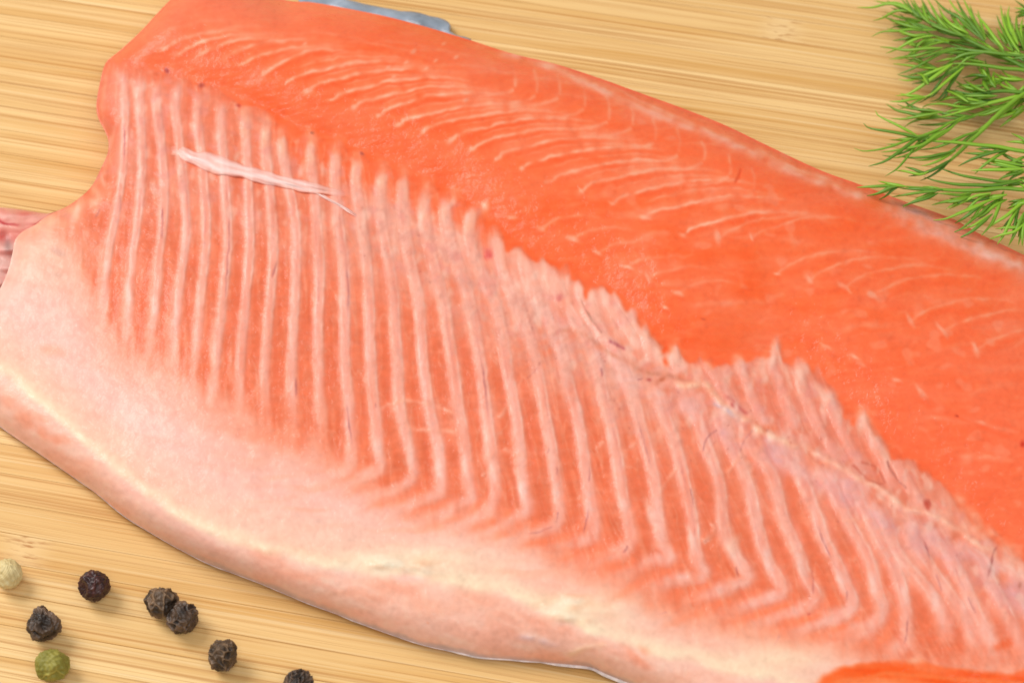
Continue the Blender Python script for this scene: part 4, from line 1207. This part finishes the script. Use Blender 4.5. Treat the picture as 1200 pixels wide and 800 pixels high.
UP_R = [[(1420, 560), (1200, 470), (1067, 420), (1000, 385), (820, 300), (640, 215), (440, 120), (370, 60), (330, 0), (300, -60)],
        [(1300, 500), (1067, 440), (950, 430), (850, 415), (720, 400), (620, 400), (540, 410)],
        [(1067, 350), (980, 345), (860, 330), (760, 320), (650, 305), (560, 300)],
        [(1400, 600), (1067, 580), (940, 570), (830, 580), (740, 590), (640, 570), (570, 560)],
        [(1400, 580), (1067, 600), (920, 630), (800, 660), (700, 690), (600, 720), (500, 740)],
        [(1200, 520), (1060, 590), (980, 650), (890, 730), (800, 820), (720, 895), (650, 965), (560, 1035), (430, 1085)]]
UP_L = [[(25, 48), (120, 48), (215, 25), (300, 40), (370, 80)], [(210, 5), (290, 50), (370, 90)], [(205, 78), (290, 110), (380, 125), (430, 135)],
        [(180, 100), (260, 135), (350, 165), (430, 185)], [(115, 230), (180, 200), (270, 195), (360, 185), (430, 190), (520, 190)],
        [(210, 180), (300, 200), (380, 225), (450, 215)], [(170, 295), (230, 300), (330, 315), (450, 305), (560, 300)],
        [(205, 335), (280, 305), (350, 265), (420, 235), (500, 225)], [(305, 240), (350, 260), (390, 290)],
        [(225, 370), (310, 365), (370, 340), (430, 300), (520, 270), (600, 260)], [(250, 400), (350, 410), (450, 425), (530, 430)],
        [(275, 468), (350, 440), (430, 400), (500, 360), (560, 330), (650, 310)], [(280, 470), (370, 485), (450, 480), (520, 455), (560, 430)],
        [(265, 600), (340, 590), (410, 550), (480, 500), (550, 450), (620, 400)], [(225, 635), (300, 635), (370, 620), (450, 610)],
        [(205, 650), (270, 690), (340, 705), (420, 720), (520, 700)], [(230, 740), (310, 745), (400, 730), (480, 715), (560, 700)],
        [(320, 795), (345, 775), (400, 750), (470, 740), (560, 735)], [(390, 460), (430, 470), (450, 500), (470, 530)],
        [(400, 600), (470, 600), (560, 530), (640, 460), (690, 420)], [(440, 620), (500, 600), (540, 550), (600, 490), (660, 430)],
        [(295, -10), (340, 40), (390, 90), (450, 130)], [(370, -10), (400, 50), (430, 100), (480, 150)], [(420, -10), (450, 40), (470, 80), (520, 140)],
        [(460, -10), (500, 60), (540, 130), (600, 190)], [(500, -10), (570, 60), (640, 100), (700, 140), (760, 210)], [(530, 40), (560, 100), (620, 160), (720, 210)],
        [(640, -10), (680, 70), (720, 130), (770, 190), (820, 260)], [(685, -10), (740, 100), (780, 170), (830, 250)], [(760, 85), (820, 150), (870, 220), (940, 310)],
        [(895, 95), (920, 160), (960, 240), (1000, 320)], [(920, 35), (935, 120), (960, 200), (1000, 270), (1040, 330)], [(975, 40), (965, 100), (985, 180), (1010, 250)],
        [(1020, 90), (1020, 170), (1040, 240), (1067, 310)], [(895, 175), (920, 220), (960, 280)], [(995, 140), (1000, 200), (1030, 280)],
        [(350, 30), (420, 110), (540, 180), (660, 220), (780, 270)], [(390, 70), (480, 150), (600, 200), (700, 230)], [(560, 250), (660, 270), (760, 290), (860, 320)],
        [(550, 430), (620, 380), (700, 340), (820, 330)], [(640, 545), (700, 530), (780, 540), (860, 520), (950, 500)], [(680, 490), (760, 470), (840, 480)],
        [(630, 500), (690, 540), (760, 560), (840, 575)], [(690, 500), (760, 545), (830, 575)], [(810, 470), (820, 530), (850, 570)], [(840, 420), (850, 490), (890, 550)],
        [(870, 450), (940, 490), (1067, 500)], [(770, 360), (800, 420), (850, 500)], [(430, 700), (450, 660), (560, 650), (680, 670), (800, 660)],
        [(520, 640), (620, 610), (720, 620), (820, 640)], [(580, 770), (700, 740), (820, 700), (960, 650), (1067, 600)], [(400, 780), (520, 780), (640, 760), (760, 730)],
        [(850, 760), (960, 720), (1067, 690)], [(420, 240), (500, 250), (600, 270)], [(440, 340), (540, 330), (640, 330), (760, 320)], [(510, 390), (600, 370), (700, 370), (820, 390)],
        [(700, 230), (800, 260), (900, 330), (1000, 370)], [(600, 320), (680, 350), (760, 360)], [(880, 300), (960, 330), (1067, 345)], [(900, 390), (980, 400), (1067, 400)],
        [(860, 480), (940, 540), (1030, 570)], [(600, 590), (700, 600), (800, 600), (900, 600)], [(640, 640), (740, 650), (840, 640)], [(700, 700), (800, 720), (900, 690), (1000, 640)],
        [(560, 560), (640, 590), (720, 640)], [(960, 760), (1010, 720), (1067, 660)], [(1000, 690), (1040, 640), (1080, 600)]]
LO_R = [[(1400, 230), (1067, 200), (900, 170), (780, 160), (650, 145), (500, 135), (420, 115), (330, 95)],
        [(1420, 440), (1200, 445), (1067, 440), (930, 430), (800, 440), (680, 445), (560, 440), (460, 430), (330, 420), (240, 410)],
        [(1420, 450), (1150, 480), (1067, 520), (1030, 540), (960, 600), (880, 650)]]
LO_L = [[(65, 25), (100, 55), (220, 75), (330, 95), (420, 115)], [(5, 180), (60, 198), (150, 190), (250, 165), (340, 130), (440, 100), (540, 60), (600, 25), (700, -20)],
        [(95, 293), (190, 265), (270, 215), (330, 170), (400, 120), (470, 100)], [(175, 205), (260, 195), (330, 180), (430, 160), (520, 100), (590, 60)],
        [(255, 128), (330, 122), (400, 115)], [(415, 190), (500, 180), (590, 150), (700, 100), (780, 75)], [(285, 230), (360, 240), (460, 235), (560, 215), (640, 195)],
        [(255, 318), (330, 325), (420, 345), (470, 325)], [(345, 355), (430, 340), (530, 300), (610, 250)], [(655, 293), (740, 250), (840, 215), (900, 200), (980, 190)],
        [(735, 320), (840, 315), (940, 315), (1067, 310)], [(780, 240), (880, 255), (960, 270), (1067, 290)], [(900, 385), (940, 360), (1000, 340), (1067, 330)],
        [(690, 210), (800, 215), (900, 205)], [(900, 280), (960, 300), (1030, 310)], [(940, 230), (1000, 250), (1067, 270)], [(960, 345), (1010, 330), (1067, 320)],
        [(20, 425), (120, 420), (230, 415), (300, 418)], [(155, 385), (240, 405), (330, 420)], [(85, 478), (160, 460), (230, 425), (300, 415)],
        [(240, 485), (330, 470), (430, 455), (520, 450)], [(305, 540), (400, 510), (470, 490), (530, 460)], [(490, 535), (570, 515), (660, 500), (740, 460)],
        [(560, 520), (650, 510), (730, 480)], [(600, 560), (680, 520), (760, 480), (860, 460)], [(500, 630), (580, 620), (680, 580), (760, 550), (840, 510), (920, 490)],
        [(635, 650), (700, 610), (750, 570), (820, 520)], [(655, 745), (740, 700), (800, 650), (870, 590)], [(800, 725), (850, 670), (880, 620), (910, 540), (940, 450)],
        [(720, 615), (800, 600), (880, 540), (960, 500)], [(830, 690), (880, 650), (960, 600), (1030, 540), (1067, 520)], [(850, 750), (930, 720), (1010, 700), (1067, 650)],
        [(900, 780), (940, 720), (980, 640), (1000, 600), (1040, 540)], [(970, 790), (1010, 710), (1040, 640), (1067, 580)], [(1055, 790), (1060, 700), (1080, 620)],
        [(440, 360), (520, 385), (640, 405), (760, 410), (900, 410), (1067, 380)], [(990, 660), (1040, 630), (1090, 600)], [(360, 470), (450, 450), (560, 440)],
        [(650, 470), (740, 455), (840, 445), (930, 435)], [(780, 500), (860, 490), (960, 470)], [(960, 560), (1020, 530), (1080, 500)], [(870, 400), (960, 400), (1067, 400)]]
dill("bushy sprig of dill lying on bare board clear of the fish", (1230, 90), 0, UP_R, UP_L, 0.0012, 0.0080, 0.36, 2.4, 80)
dill("dill sprig whose frond tips overhang the fish's back edge", (1230, 220), 140, LO_R, LO_L, 0.0085, 0.0120, 0.35, 1.3, 46)
